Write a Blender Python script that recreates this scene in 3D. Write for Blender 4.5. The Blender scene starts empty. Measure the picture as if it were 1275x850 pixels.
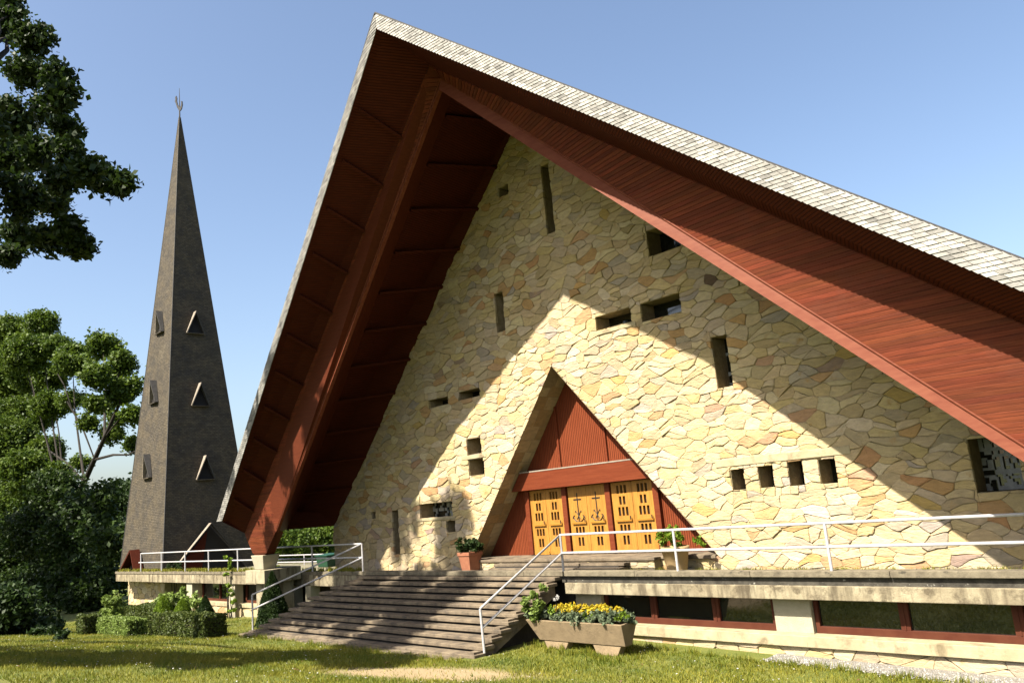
import bpy, math, random
import numpy as np
from mathutils import Vector, Matrix
R = random.Random(11)
NR = np.random.default_rng(5)
SC = bpy.context.scene
COL = SC.collection
V = Vector

# ------------------------------------------------------------------ camera
# world: x along the gable wall, y into the church, z up; terrace edge at y=-1.2, terrace floor at z=0
CAM = V((16.05, -17.0, 2.0))
CR = V((0.6792, 0.7286, -0.0884)); CD = V((-0.1998, 0.0675, -0.9775)); CF = CR.cross(CD)
CF.normalize(); CR.normalize(); CD = CF.cross(CR); CD.normalize()
FPX = 1013.6
cam = bpy.data.cameras.new('camera'); camo = bpy.data.objects.new('camera', cam); COL.objects.link(camo)
cam.sensor_width = 36; cam.lens = FPX / 1275 * 36; cam.clip_start = .1; cam.clip_end = 2000
mw = Matrix.Identity(4)
for i in range(3):
    mw[i][0] = CR[i]; mw[i][1] = -CD[i]; mw[i][2] = -CF[i]; mw[i][3] = CAM[i]
camo.matrix_world = mw
SC.camera = camo

def ray(px, py):
    return CR * ((px - 637.5) / FPX) + CD * ((py - 425) / FPX) + CF
def aty(px, py, Y):          # where the sight line through a photo pixel meets the vertical plane y = Y
    d = ray(px, py); return CAM + d * ((Y - CAM.y) / d.y)
def atz(px, py, Z):
    d = ray(px, py); return CAM + d * ((Z - CAM.z) / d.z)

# ------------------------------------------------------------------ light
SDX, SDZ = .06, 1.15          # sunlight travels +x and down this much per metre of +y
SUNTO = V((-SDX, -1, SDZ)).normalized()
w = bpy.data.worlds.new('World'); SC.world = w; w.use_nodes = True
nt = w.node_tree; bg = nt.nodes['Background']
sky = nt.nodes.new('ShaderNodeTexSky'); sky.sky_type = 'NISHITA'; sky.sun_disc = False
sky.sun_elevation = math.asin(SUNTO.z); sky.sun_rotation = math.atan2(SUNTO.x, SUNTO.y)
sky.air_density = 1.0; sky.dust_density = 3.0; sky.ozone_density = 1.0; sky.altitude = 100
nt.links.new(sky.outputs[0], bg.inputs[0]); bg.inputs[1].default_value = .074
sl = bpy.data.lights.new('sun', 'SUN'); sl.energy = 5.0; sl.angle = math.radians(.5); sl.color = (1, .93, .80)
so = bpy.data.objects.new('sun', sl); COL.objects.link(so)
so.rotation_euler = SUNTO.to_track_quat('Z', 'Y').to_euler(); so.location = (0, -30, 40)
SC.view_settings.view_transform = 'Standard'; SC.view_settings.look = 'None'
SC.view_settings.exposure = 1.75; SC.view_settings.gamma = 1
SC.cycles.max_bounces = 6; SC.cycles.diffuse_bounces = 1; SC.cycles.transparent_max_bounces = 6

# ------------------------------------------------------------------ materials
def pm(name, c1, c2, scale=3, rough=.8, bump=.0, bscale=20, tint=False, stretch=(1, 1, 1), spots=None,
       streak=None, lines=None, contrast=(.35, .65), spec=.3, metal=0, brick=None):
    k = .67 if name == 'rubble_stone' else .6
    c1 = tuple(x * k for x in c1); c2 = tuple(x * k for x in c2)
    if spots: spots = (*spots[:3], tuple(x * k for x in spots[3]))
    if streak: streak = (*streak[:3], tuple(x * k for x in streak[3]))
    m = bpy.data.materials.new(name); m.use_nodes = True
    n = m.node_tree.nodes; l = m.node_tree.links; b = n['Principled BSDF']
    b.inputs['Roughness'].default_value = rough; b.inputs['Specular IOR Level'].default_value = spec
    b.inputs['Metallic'].default_value = metal
    geo = n.new('ShaderNodeNewGeometry')
    mp = n.new('ShaderNodeMapping'); mp.inputs['Scale'].default_value = stretch; l.new(geo.outputs['Position'], mp.inputs[0])
    def noise(sc, det=4, src=mp, ro=.6):
        t = n.new('ShaderNodeTexNoise'); t.inputs['Scale'].default_value = sc; t.inputs['Detail'].default_value = det
        t.inputs['Roughness'].default_value = ro
        l.new(src.outputs[0], t.inputs[0]); return t
    def ramp(src, a, z):
        r = n.new('ShaderNodeValToRGB'); r.color_ramp.elements[0].position = a; r.color_ramp.elements[1].position = z
        l.new(src, r.inputs[0]); return r
    def mix(f, a, c, mode='MIX'):
        x = n.new('ShaderNodeMix'); x.data_type = 'RGBA'; x.blend_type = mode
        if isinstance(f, (int, float)): x.inputs[0].default_value = f
        else: l.new(f, x.inputs[0])
        for i, v in ((6, a), (7, c)):
            if isinstance(v, tuple): x.inputs[i].default_value = (*v, 1)
            else: l.new(v, x.inputs[i])
        return x.outputs[2]
    no = noise(scale)
    col = mix(ramp(no.outputs[0], *contrast).outputs[0], c1, c2)
    if tint:
        a = n.new('ShaderNodeAttribute'); a.attribute_name = 'tint'
        col = mix(1.0, col, a.outputs['Color'], 'MULTIPLY')
    if spots:
        sc, lo, hi, c = spots
        col = mix(ramp(noise(sc, 5, geo, .65).outputs[0], lo, hi).outputs[0], col, c)
    if streak:
        sc3, lo, hi, c = streak
        m2 = n.new('ShaderNodeMapping'); m2.inputs['Scale'].default_value = sc3; l.new(geo.outputs['Position'], m2.inputs[0])
        col = mix(ramp(noise(1, 5, m2, .65).outputs[0], lo, hi).outputs[0], col, c)
    hgt = None
    if brick:
        bt = n.new('ShaderNodeTexBrick'); sx, sz, c = brick
        sep = n.new('ShaderNodeSeparateXYZ'); l.new(geo.outputs['Position'], sep.inputs[0])
        ad = n.new('ShaderNodeMath'); l.new(sep.outputs[0], ad.inputs[0]); l.new(sep.outputs[1], ad.inputs[1])
        cb = n.new('ShaderNodeCombineXYZ'); l.new(ad.outputs[0], cb.inputs[0]); l.new(sep.outputs[2], cb.inputs[1])
        l.new(cb.outputs[0], bt.inputs[0])
        bt.inputs['Scale'].default_value = 1; bt.inputs['Brick Width'].default_value = sx; bt.inputs['Row Height'].default_value = sz
        bt.inputs['Mortar Size'].default_value = .012; bt.inputs['Mortar Smooth'].default_value = .3
        bt.inputs['Color1'].default_value = (.74, .74, .74, 1); bt.inputs['Color2'].default_value = (1.2, 1.2, 1.2, 1); bt.inputs['Mortar'].default_value = (*c, 1)
        col = mix(1.0, col, bt.outputs['Color'], 'MULTIPLY'); hgt = bt.outputs['Fac']
    l.new(col, b.inputs['Base Color'])
    nb = None
    if bump:
        bn = n.new('ShaderNodeBump'); bn.inputs['Strength'].default_value = bump; bn.inputs['Distance'].default_value = .03
        l.new(noise(bscale, 5).outputs[0], bn.inputs['Height']); nb = bn
    if hgt is not None:
        b2 = n.new('ShaderNodeBump'); b2.inputs['Strength'].default_value = .8; b2.inputs['Distance'].default_value = .02; b2.invert = True
        l.new(hgt, b2.inputs['Height'])
        if nb: l.new(nb.outputs[0], b2.inputs['Normal'])
        nb = b2
    if lines:                      # grooves between narrow boards
        ax, per = lines
        wv = n.new('ShaderNodeTexWave'); wv.bands_direction = ax; wv.inputs['Scale'].default_value = .314 / per; wv.inputs['Distortion'].default_value = 0
        l.new(geo.outputs['Position'], wv.inputs[0])
        rr = ramp(wv.outputs['Fac'], .0, .25)
        b3 = n.new('ShaderNodeBump'); b3.inputs['Strength'].default_value = .9; b3.inputs['Distance'].default_value = .02
        l.new(rr.outputs[0], b3.inputs['Height'])
        if nb: l.new(nb.outputs[0], b3.inputs['Normal'])
        nb = b3
        cc = mix(rr.outputs[0], tuple(x * .6 for x in c1), col); l.new(cc, b.inputs['Base Color'])
    if nb: l.new(nb.outputs[0], b.inputs['Normal'])
    return m

def leafmat(name, c1, c2, trans=.35):
    c1 = tuple(x * .62 for x in c1); c2 = tuple(x * .62 for x in c2)
    m = bpy.data.materials.new(name); m.use_nodes = True
    n = m.node_tree.nodes; l = m.node_tree.links; b = n['Principled BSDF']; out = n['Material Output']
    a = n.new('ShaderNodeAttribute'); a.attribute_name = 'tint'
    mx = n.new('ShaderNodeMix'); mx.data_type = 'RGBA'; mx.inputs[6].default_value = (*c1, 1); mx.inputs[7].default_value = (*c2, 1)
    l.new(a.outputs['Fac'], mx.inputs[0])
    b.inputs['Roughness'].default_value = .55; b.inputs['Specular IOR Level'].default_value = .25
    l.new(mx.outputs[2], b.inputs['Base Color'])
    tr = n.new('ShaderNodeBsdfTranslucent'); l.new(mx.outputs[2], tr.inputs[0])
    ms = n.new('ShaderNodeMixShader'); ms.inputs[0].default_value = trans
    l.new(b.outputs[0], ms.inputs[1]); l.new(tr.outputs[0], ms.inputs[2]); l.new(ms.outputs[0], out.inputs[0])
    return m

M = dict(
    stone=pm('rubble_stone', (.86, .86, .86), (1.12, 1.10, 1.06), 5, .9, .8, 9, tint=True, stretch=(1, 1, 2.6), spots=(3.2, .60, .72, (.42, .27, .11))),
    mortar=pm('mortar', (.46, .39, .23), (.34, .28, .17), 8, .95, .5, 30),
    reveal=pm('window_reveal', (.42, .33, .19), (.30, .22, .12), 6, .9, .6, 16),
    wood=pm('red_board', (.75, .75, .75), (1.25, 1.25, 1.25), 3, .65, .2, 20, tint=True, stretch=(.6, 3, 12), spec=.12, spots=(.9, .56, .74, (.15, .042, .022))),
    soffit=pm('shaded_red_soffit', (.108, .021, .008), (.080, .016, .007), 3, .65, .1, 20, stretch=(.6, 1, 6), lines=('Z', .05), spec=.1),  # board red darkened to carry the shade under the roof
    panel=pm('red_panel', (.20, .043, .015), (.25, .060, .022), 3, .6, .1, 20, stretch=(8, 8, .7), lines=('X', .07), spec=.12),
    redpaint=pm('red_painted_wood', (.165, .035, .013), (.205, .047, .018), 3, .55, .1, 20, stretch=(.6, 3, 8), spec=.12),
    shaded_red=pm('shaded_red_plank', (.105, .024, .010), (.135, .032, .013), 3, .65, .15, 20, stretch=(.6, 3, 8), spec=.1),  # red wood of the frame, its shade put into the colour
    frame_red=pm('dark_red_window_frame', (.095, .026, .014), (.12, .038, .02), 3, .6, .1, 20, spec=.12),
    greyred=pm('weathered_red_edge', (.175, .044, .021), (.22, .066, .033), 2, .6, .15, 25, stretch=(1.5, 1.5, 6), spec=.12),
    yellow=pm('yellow_varnished_door', (.38, .172, .028), (.54, .255, .044), 2.5, .5, .06, 30, stretch=(8, 8, .8), spec=.3),
    yellowdark=pm('door_ledge', (.40, .17, .02), (.45, .22, .03), 4, .5, .05, 30),
    dark=pm('dark_interior', (.012, .010, .009), (.02, .017, .014), 2, .8),
    iron=pm('black_iron', (.015, .013, .012), (.025, .02, .018), 8, .55),
    glass=pm('dark_glass', (.010, .013, .011), (.016, .02, .016), .6, .04, .015, 1.2, spec=1.0),
    claustra=pm('concrete_lattice', (.26, .28, .29), (.36, .38, .38), 9, .85, .2, 30),
    concrete=pm('pale_concrete', (.46, .40, .27), (.36, .31, .20), 4, .9, .3, 30, spots=(5, .60, .72, (.22, .18, .11)), streak=((4, 4, .6), .50, .66, (.14, .115, .075))),
    beam=pm('stained_beam', (.44, .38, .25), (.27, .22, .14), 2.2, .9, .35, 30, spots=(3.5, .52, .66, (.15, .12, .075)), streak=((3.5, 3.5, .5), .46, .64, (.12, .095, .06))),
    coping=pm('stained_coping', (.26, .22, .15), (.15, .125, .085), 5, .92, .4, 25, spots=(6, .58, .68, (.08, .07, .05))),
    band=pm('blackened_concrete', (.10, .09, .07), (.045, .04, .032), 5, .95, .4, 25, spots=(9, .62, .70, (.4, .38, .32))),
    sill=pm('cream_sill', (.54, .46, .29), (.42, .35, .21), 3, .85, .2, 25, spots=(2.5, .54, .70, (.28, .22, .13)), streak=((2.5, 2.5, .8), .56, .70, (.24, .19, .11))),
    pillar=pm('cream_pillar', (.52, .47, .34), (.46, .41, .29), 5, .9, .4, 45),
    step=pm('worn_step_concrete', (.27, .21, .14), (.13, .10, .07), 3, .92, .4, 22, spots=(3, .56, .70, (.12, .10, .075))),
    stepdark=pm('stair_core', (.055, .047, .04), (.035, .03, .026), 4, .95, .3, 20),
    deck=pm('terrace_floor', (.30, .26, .18), (.22, .19, .13), 4, .95, .4, 25, spots=(4, .5, .65, (.13, .15, .045))),
    rail=pm('galvanised_tube', (.60, .58, .58), (.50, .48, .49), 12, .45, .05, 30, spec=.4),
    slate=pm('pale_slate', (.72, .72, .72), (1.15, 1.13, 1.1), 3, .75, .4, 25, tint=True, spots=(1.6, .56, .74, (.22, .21, .18))),
    slateroof=pm('dark_slate', (.055, .052, .05), (.08, .075, .07), 5, .7, .3, 20),
    tower=pm('tower_slate', (.130, .105, .070), (.078, .068, .055), 1.6, .8, .35, 14, brick=(.18, .09, (.6, .6, .6)), spots=(.8, .58, .75, (.17, .14, .095)), spec=.2),
    hood=pm('pale_zinc', (.40, .34, .27), (.28, .23, .18), 5, .6, .2, 15),
    trough=pm('brown_concrete', (.34, .25, .145), (.26, .19, .11), 5, .9, .3, 30, spots=(4, .6, .72, (.16, .12, .08))),
    terracotta=pm('terracotta', (.42, .17, .09), (.34, .13, .07), 6, .8, .2, 25),
    cream_pot=pm('sandy_pot', (.58, .40, .20), (.48, .33, .16), 6, .85, .2, 25),
    soil=pm('soil', (.06, .045, .03), (.035, .026, .018), 9, 1, .6, 20),
    bark=pm('bark', (.045, .036, .027), (.022, .018, .014), 5, .95, .8, 12, stretch=(3, 3, .8)),
    lawn=pm('lawn', (.13, .16, .022), (.20, .20, .04), .7, .95, .9, 20, spots=(1.6, .50, .68, (.075, .11, .016))),
    path=pm('bare_earth', (.44, .34, .20), (.34, .26, .15), 3, 1, .5, 30, spots=(3, .60, .70, (.16, .17, .04))),
    gravel=pm('gravel_bed', (.40, .37, .32), (.20, .18, .15), 25, .95, .9, 40),
    pebble=pm('pebble', (.85, .85, .85), (1.1, 1.1, 1.1), 8, .9, .1, 30, tint=True),
    bin=pm('green_plastic', (.010, .055, .028), (.014, .07, .035), 4, .5),
    leaf_oak=leafmat('oak_leaves', (.016, .034, .006), (.05, .085, .014), .3),
    leaf_big=leafmat('broad_leaves', (.04, .085, .010), (.16, .23, .025), .35),
    leaf_mid=leafmat('shade_leaves', (.018, .042, .008), (.06, .10, .015), .35),
    leaf_dark=leafmat('dark_leaves', (.018, .040, .009), (.045, .08, .016), .3),
    leaf_hedge=leafmat('hedge_leaves', (.055, .085, .014), (.12, .15, .03), .3),
    leaf_cone=leafmat('fresh_green_leaves', (.13, .22, .016), (.26, .37, .03), .35),
    leaf_pale=leafmat('pale_green_leaves', (.16, .24, .04), (.29, .38, .09), .35),
    leaf_grey=leafmat('grey_green_leaves', (.12, .17, .09), (.22, .26, .15), .3),
    leaf_yel=leafmat('yellow_green_leaves', (.17, .21, .015), (.30, .33, .03), .4),
    leaf_dry=leafmat('dry_leaves', (.16, .09, .04), (.32, .20, .08), .2),
    flower_y=leafmat('yellow_petals', (.62, .42, .015), (.75, .62, .05), .3),
    flower_w=leafmat('white_petals', (.6, .58, .55), (.8, .78, .74), .3),
    blade=leafmat('grass_blades', (.10, .16, .010), (.39, .35, .045), .35),
)

# ------------------------------------------------------------------ builders
class MB:
    def __init__(s): s.v = []; s.f = []; s.t = []; s.tint = None
    def add(s, vs, fs, tint=None):
        o = len(s.v); s.v += [tuple(p) for p in vs]; s.f += [tuple(i + o for i in q) for q in fs]
        s.t += [tint if tint is not None else (1, 1, 1)] * len(vs)
        return s
    def quad(s, a, b, c, d, tint=None): return s.add([a, b, c, d], [(0, 1, 2, 3)], tint)
    def hexa(s, p, tint=None):      # p: 4 bottom then 4 top corners
        return s.add(p, [(3, 2, 1, 0), (4, 5, 6, 7), (0, 1, 5, 4), (1, 2, 6, 5), (2, 3, 7, 6), (3, 0, 4, 7)], tint)
    def box(s, x0, y0, z0, x1, y1, z1, tint=None):
        return s.hexa([(x0, y0, z0), (x1, y0, z0), (x1, y1, z0), (x0, y1, z0), (x0, y0, z1), (x1, y0, z1), (x1, y1, z1), (x0, y1, z1)], tint)
    def prism(s, front, back, tint=None):
        n = len(front)
        fs = [tuple(range(n)), tuple(range(2 * n - 1, n - 1, -1))]
        fs += [(i, i + n, (i + 1) % n + n, (i + 1) % n) for i in range(n)]
        return s.add(list(front) + list(back), fs, tint)
    def tube(s, pts, r, seg=8, tint=None):
        pts = [V(p) for p in pts]; n = len(pts); rs = r if isinstance(r, (list, tuple)) else [r] * n
        vs = []; fs = []
        for i, p in enumerate(pts):
            d = (pts[min(i + 1, n - 1)] - pts[max(i - 1, 0)]).normalized()
            a = d.cross(V((0, 0, 1)) if abs(d.z) < .95 else V((1, 0, 0))).normalized(); b = d.cross(a)
            for k in range(seg):
                t = 2 * math.pi * k / seg; vs.append(p + (a * math.cos(t) + b * math.sin(t)) * rs[i])
        for i in range(n - 1):
            for k in range(seg):
                k2 = (k + 1) % seg; fs.append((i * seg + k, i * seg + k2, (i + 1) * seg + k2, (i + 1) * seg + k))
        fs.append(tuple(range(seg))); fs.append(tuple((n - 1) * seg + k for k in range(seg)))
        return s.add(vs, fs, tint)
    def lathe(s, c, prof, seg=20, sq=None):
        vs = []; fs = []
        for r, z in prof:
            for k in range(seg):
                t = 2 * math.pi * k / seg; vs.append((c[0] + r * math.cos(t), c[1] + r * math.sin(t), c[2] + z))
        for i in range(len(prof) - 1):
            for k in range(seg):
                k2 = (k + 1) % seg; fs.append((i * seg + k, i * seg + k2, (i + 1) * seg + k2, (i + 1) * seg + k))
        return s.add(vs, fs)
    def build(s, name, mat, parent=None, smooth=False, bevel=0, kind=None, label=None):
        me = bpy.data.meshes.new(name); me.from_pydata(s.v, [], s.f); me.update()
        if any(t != (1, 1, 1) for t in s.t):
            at = me.color_attributes.new('tint', 'FLOAT_COLOR', 'POINT')
            at.data.foreach_set('color', np.array([(*t, 1) for t in s.t], dtype=np.float32).ravel())
        return link(name, me, mat, parent, smooth, bevel, kind, label)

def wloc(o):
    p = V((0, 0, 0))
    while o is not None: p += o.location; o = o.parent
    return p
def link(name, me, mat, parent=None, smooth=False, bevel=0, kind=None, label=None):
    me.materials.append(M[mat])
    if smooth: me.polygons.foreach_set('use_smooth', [True] * len(me.polygons))
    o = bpy.data.objects.new(name, me); COL.objects.link(o)
    if parent is not None:
        o.parent = parent; o.location = -wloc(parent)
    if bevel:
        b = o.modifiers.new('bevel', 'BEVEL'); b.width = bevel; b.segments = 2; b.limit_method = 'ANGLE'
    if kind: o['kind'] = kind
    if label: o['label'] = label
    return o
def thing(name, label, cat, loc, group=None):
    o = bpy.data.objects.new(name, None); COL.objects.link(o); o.location = loc; o['label'] = label; o['category'] = cat
    if group: o['group'] = group
    return o
def tag(o, label, cat, group=None):
    o['label'] = label; o['category'] = cat
    if group: o['group'] = group
    return o

def clip(poly, a, b, c):      # keep a*x + b*z <= c
    out = []; n = len(poly)
    for i in range(n):
        p, q = poly[i], poly[(i + 1) % n]; dp = a * p[0] + b * p[1] - c; dq = a * q[0] + b * q[1] - c
        if dp <= 0: out.append(p)
        if dp * dq < 0:
            t = dp / (dp - dq); out.append((p[0] + (q[0] - p[0]) * t, p[1] + (q[1] - p[1]) * t))
    return out
def area(p): return .5 * sum(p[i][0] * p[(i + 1) % len(p)][1] - p[(i + 1) % len(p)][0] * p[i][1] for i in range(len(p))) if len(p) > 2 else 0
def minus(polys, halfs):       # cut the convex hole (a,b,c: inside a*x+b*z<=c) out of convex polys
    out = []
    for p in polys:
        rest = p
        for a, b, c in halfs: rest = clip(rest, a, b, c) if len(rest) > 2 else []
        if len(rest) < 3 or area(rest) < 1e-5: out.append(p); continue
        rest = p
        for a, b, c in halfs:
            if len(rest) < 3: break
            o = clip(rest, -a, -b, -c)
            if len(o) > 2 and area(o) > 1e-4: out.append(o)
            rest = clip(rest, a, b, c)
    return out
def rect_half(x0, z0, x1, z1): return [(-1, 0, -x0), (1, 0, x1), (0, -1, -z0), (0, 1, z1)]

PAL = [(.56, .47, .26)] * 5 + [(.52, .43, .22)] * 4 + [(.50, .43, .27)] * 3 + [(.58, .51, .32)] * 3 + [(.44, .37, .21)] * 2 + [(.40, .36, .26)] + [(.46, .31, .14)]
def stone_tint(rust=.018):
    if R.random() < rust: c = R.choice([(.46, .30, .14), (.44, .29, .16), (.50, .35, .17), (.34, .26, .18)])
    else: c = R.choice(PAL)
    k = R.uniform(.87, 1.04); return (c[0] * k * 1.02, c[1] * k * R.uniform(.94, .98), c[2] * k * R.uniform(.9, 1.15))

def rubble_polys(x0, x1, z0, z1, rows=(.09, .25), wid=(.22, .80), keep=None):
    S = []; z = z0
    while z < z1:
        h = R.uniform(*rows); x = x0 - R.uniform(0, .4)
        while x < x1:
            wd = R.uniform(*wid)
            if R.random() < .13:
                S.append((x + wd / 2, z + h * .28)); S.append((x + wd / 2 + R.uniform(-.08, .08), z + h * .78))
            else: S.append((x + wd / 2 + R.uniform(-.06, .06), z + h / 2 + R.uniform(-.32, .32) * h))
            x += wd
        z += h
    S = [q for q in S if R.random() > .13]
    A = np.array(S); SX = .5
    P = A * np.array([SX, 1]); out = []
    for i, s in enumerate(S):
        if keep and not keep(*s): continue
        d = ((P - P[i]) ** 2).sum(1); nb = np.argpartition(d, min(18, len(S) - 1))[:19]; nb = nb[np.argsort(d[nb])]
        poly = [(s[0] - 1.1, s[1] - .6), (s[0] + 1.1, s[1] - .6), (s[0] + 1.1, s[1] + .6), (s[0] - 1.1, s[1] + .6)]
        for j in nb:
            if j == i: continue
            ax = (P[j][0] - P[i][0]) * SX; az = P[j][1] - P[i][1]
            c = (P[j] @ P[j] - P[i] @ P[i]) / 2
            poly = clip(poly, ax, az, c)
            if len(poly) < 3: break
        poly = clip(clip(clip(clip(poly, -1, 0, -x0), 1, 0, x1), 0, -1, -z0), 0, 1, z1)
        if len(poly) > 2 and area(poly) > .004: out.append(poly)
    return out
def inset(poly, d):
    res = poly; n = len(poly)
    for i in range(n):
        p, q = poly[i], poly[(i + 1) % n]; ex, ez = q[0] - p[0], q[1] - p[1]; L = math.hypot(ex, ez)
        if L < 1e-5: continue
        a, b = ez / L, -ex / L
        res = clip(res, a, b, a * p[0] + b * p[1] - d)
        if len(res) < 3: return []
    return res
def warp(x, z):
    return (.055 * math.sin(3.1 * z + 1.7 * math.sin(2.3 * x)) + .028 * math.sin(9.3 * z + 4.1 * x + 1), .045 * math.sin(3.7 * x + 1.3 * math.sin(2.9 * z)) + .03 * math.sin(8.1 * x - 5.3 * z))
def stone(poly, to3, gap=None, hmax=.05, tint=None, wf=None):
    """one rubble stone: rounded outline, proud rough face; to3(x, z, h) places it"""
    g = gap if gap is not None else R.uniform(.001, .005)
    p = inset(poly, g)
    if len(p) < 3 or area(p) < .002: return None
    q = []
    n = len(p)
    for i in range(n):
        a, b, c = p[i - 1], p[i], p[(i + 1) % n]
        la = math.dist(a, b); lc = math.dist(b, c); k = R.uniform(.03, .13)
        q.append((b[0] + (a[0] - b[0]) * min(k, .05 / max(la, .01) + .06), b[1] + (a[1] - b[1]) * min(k, .05 / max(la, .01) + .06)))
        q.append((b[0] + (c[0] - b[0]) * min(k, .05 / max(lc, .01) + .06), b[1] + (c[1] - b[1]) * min(k, .05 / max(lc, .01) + .06)))
    if wf:
        q2 = []
        for i in range(len(q)):
            a, b = q[i], q[(i + 1) % len(q)]; q2.append(a)
            if math.dist(a, b) > .16: q2.append(((a[0] + b[0]) / 2, (a[1] + b[1]) / 2))
        q = []
        for x, z in q2:
            k = wf(x, z); d_ = warp(x, z); q.append((x + d_[0] * k, z + d_[1] * k))
    n = len(q); cx = sum(t[0] for t in q) / n; cz = sum(t[1] for t in q) / n
    h = R.uniform(.25, 1) ** 1.3 * hmax; sx, sz = R.uniform(-.05, .05), R.uniform(-.08, .05)
    mb = MB(); vs = [to3(x, z, -.06) for x, z in q]
    jit = [(R.uniform(-.007, .007), R.uniform(-.007, .007)) for _ in q]
    vs += [to3(x + j[0], z + j[1], h * .55 + (x - cx) * sx + (z - cz) * sz) for (x, z), j in zip(q, jit)]
    def top(x, z, f): return (cx + (x - cx) * f, cz + (z - cz) * f)
    f = 1 - min(.12, .009 / max(.06, math.sqrt(abs(area(q))) / 2))
    for (x, z), j in zip(q, jit):
        X, Z = top(x, z, f - R.uniform(0, .05)); vs.append(to3(X + j[0], Z + j[1], h + R.uniform(-.006, .006) + (x - cx) * sx + (z - cz) * sz))
    vs.append(to3(cx + R.uniform(-.02, .02), cz + R.uniform(-.02, .02), h + R.uniform(-.004, .006)))
    fs = []
    for r in (0, n):
        fs += [(r + i, r + (i + 1) % n, r + n + (i + 1) % n, r + n + i) for i in range(n)]
    fs += [(2 * n + i, 2 * n + (i + 1) % n, 3 * n) for i in range(n)]
    mb.add(vs, fs, tint or stone_tint()); mb.area = area(p); mb.c = (cx, cz)
    return mb
def lay_stones(stones, parent, single, stuffname, mat='stone'):
    stones = [s for s in stones if s]
    def score(s):
        P = V(s.v[-1]); d = (P - CAM); return s.area / max(d.length, 1) ** 2
    stones.sort(key=score, reverse=True)
    for s in stones[:single]: s.build('stone', mat, parent)
    if stones[single:]:
        m = MB()
        for s in stones[single:]:
            o = len(m.v); m.v += s.v; m.f += [tuple(i + o for i in q) for q in s.f]; m.t += s.t
        m.build(stuffname, mat, parent, kind='stuff')

def mesh_np(name, verts, nper, tint=None):
    """verts: (N*nper,3) array of separate nper-gons"""
    N = len(verts) // nper; me = bpy.data.meshes.new(name)
    me.vertices.add(N * nper); me.vertices.foreach_set('co', verts.astype(np.float32).ravel())
    me.loops.add(N * nper); me.loops.foreach_set('vertex_index', np.arange(N * nper, dtype=np.int32))
    me.polygons.add(N); me.polygons.foreach_set('loop_start', np.arange(0, N * nper, nper, dtype=np.int32))
    me.update(calc_edges=True)
    if tint is not None:
        at = me.color_attributes.new('tint', 'FLOAT_COLOR', 'POINT')
        t = np.repeat(tint, nper); c = np.stack([t, t, t, np.ones_like(t)], 1); at.data.foreach_set('color', c.astype(np.float32).ravel())
    return me
def leaf_quads(C, size, up=.35, aspect=.62):
    N = len(C); n = NR.normal(size=(N, 3)); n[:, 2] += up * 2; n /= np.linalg.norm(n, axis=1)[:, None]
    a = np.cross(n, NR.normal(size=(N, 3))); a /= np.linalg.norm(a, axis=1)[:, None] + 1e-9; b = np.cross(n, a)
    s = (size * NR.uniform(.6, 1.25, N))[:, None]
    a *= s; b *= s * aspect
    fold = n * s * NR.uniform(-.25, .1, (N, 1))
    Q = np.stack([C - a, C - a * .1 - b + fold * -1, C + a, C - a * .1 + b + fold * -1], 1)
    return Q.reshape(-1, 3)
def blobs(clusters, per, size, clump=.0, shell=.35, flat=.8):
    """leaves spread through the clusters (x,y,z,r); leaves gather on twig ends inside each cluster"""
    Cs = []; T = []
    for (x, y, z, r) in clusters:
        nt_ = max(4, int(per * r * r / 22)); d = NR.normal(size=(nt_, 3)); d /= np.linalg.norm(d, axis=1)[:, None]
        rad = r * (shell + (1 - shell) * NR.uniform(0, 1, nt_) ** .6)[:, None]
        tw = d * rad * np.array([1, 1, flat]) + np.array([x, y, z])
        k = 22; tt = np.repeat(NR.uniform(0, 1, nt_), k)
        pts = np.repeat(tw, k, 0) + NR.normal(size=(nt_ * k, 3)) * (clump or r * .17)
        Cs.append(pts); T.append(np.clip(tt * .6 + NR.uniform(0, .4, nt_ * k), 0, 1))
    C = np.concatenate(Cs); T = np.concatenate(T)
    return leaf_quads(C, size), T

# =================================================================== ground
def gz(x, y):
    b = -1.5 + .032 * min(0., x + 9) - .02 * max(0., x - 2) * (1 if y > -3 else max(0, (y + 6) / 3))
    b = max(b, -3.4)
    r = max(0., -(y + 4.6)); rr = r * r / (r + 1.2) * .135
    return b + rr * (1 if y > -24 else 1) if rr < 2.2 else b + 2.2
xs = sorted(set([-900, -500, -300, -200, -140, -100] + list(np.arange(-80, 30.1, 1.0)) + [40, 60, 100, 200, 400, 900]))
ys = sorted(set([-900, -400, -200, -100, -60] + list(np.arange(-40, 20.1, .75)) + [30, 50, 80, 140, 250, 500, 900]))
m = MB(); vs = [(x, y, gz(x, y) + (0 if y > -2 else .02 * math.sin(x * 2.1 + y) * math.sin(y * 1.7))) for x in xs for y in ys]; ny = len(ys)
m.add(vs, [(i * ny + j, (i + 1) * ny + j, (i + 1) * ny + j + 1, i * ny + j + 1) for i in range(len(xs) - 1) for j in range(ny - 1)])
lawn = m.build('lawn', 'lawn', smooth=True, kind='structure')
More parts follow.
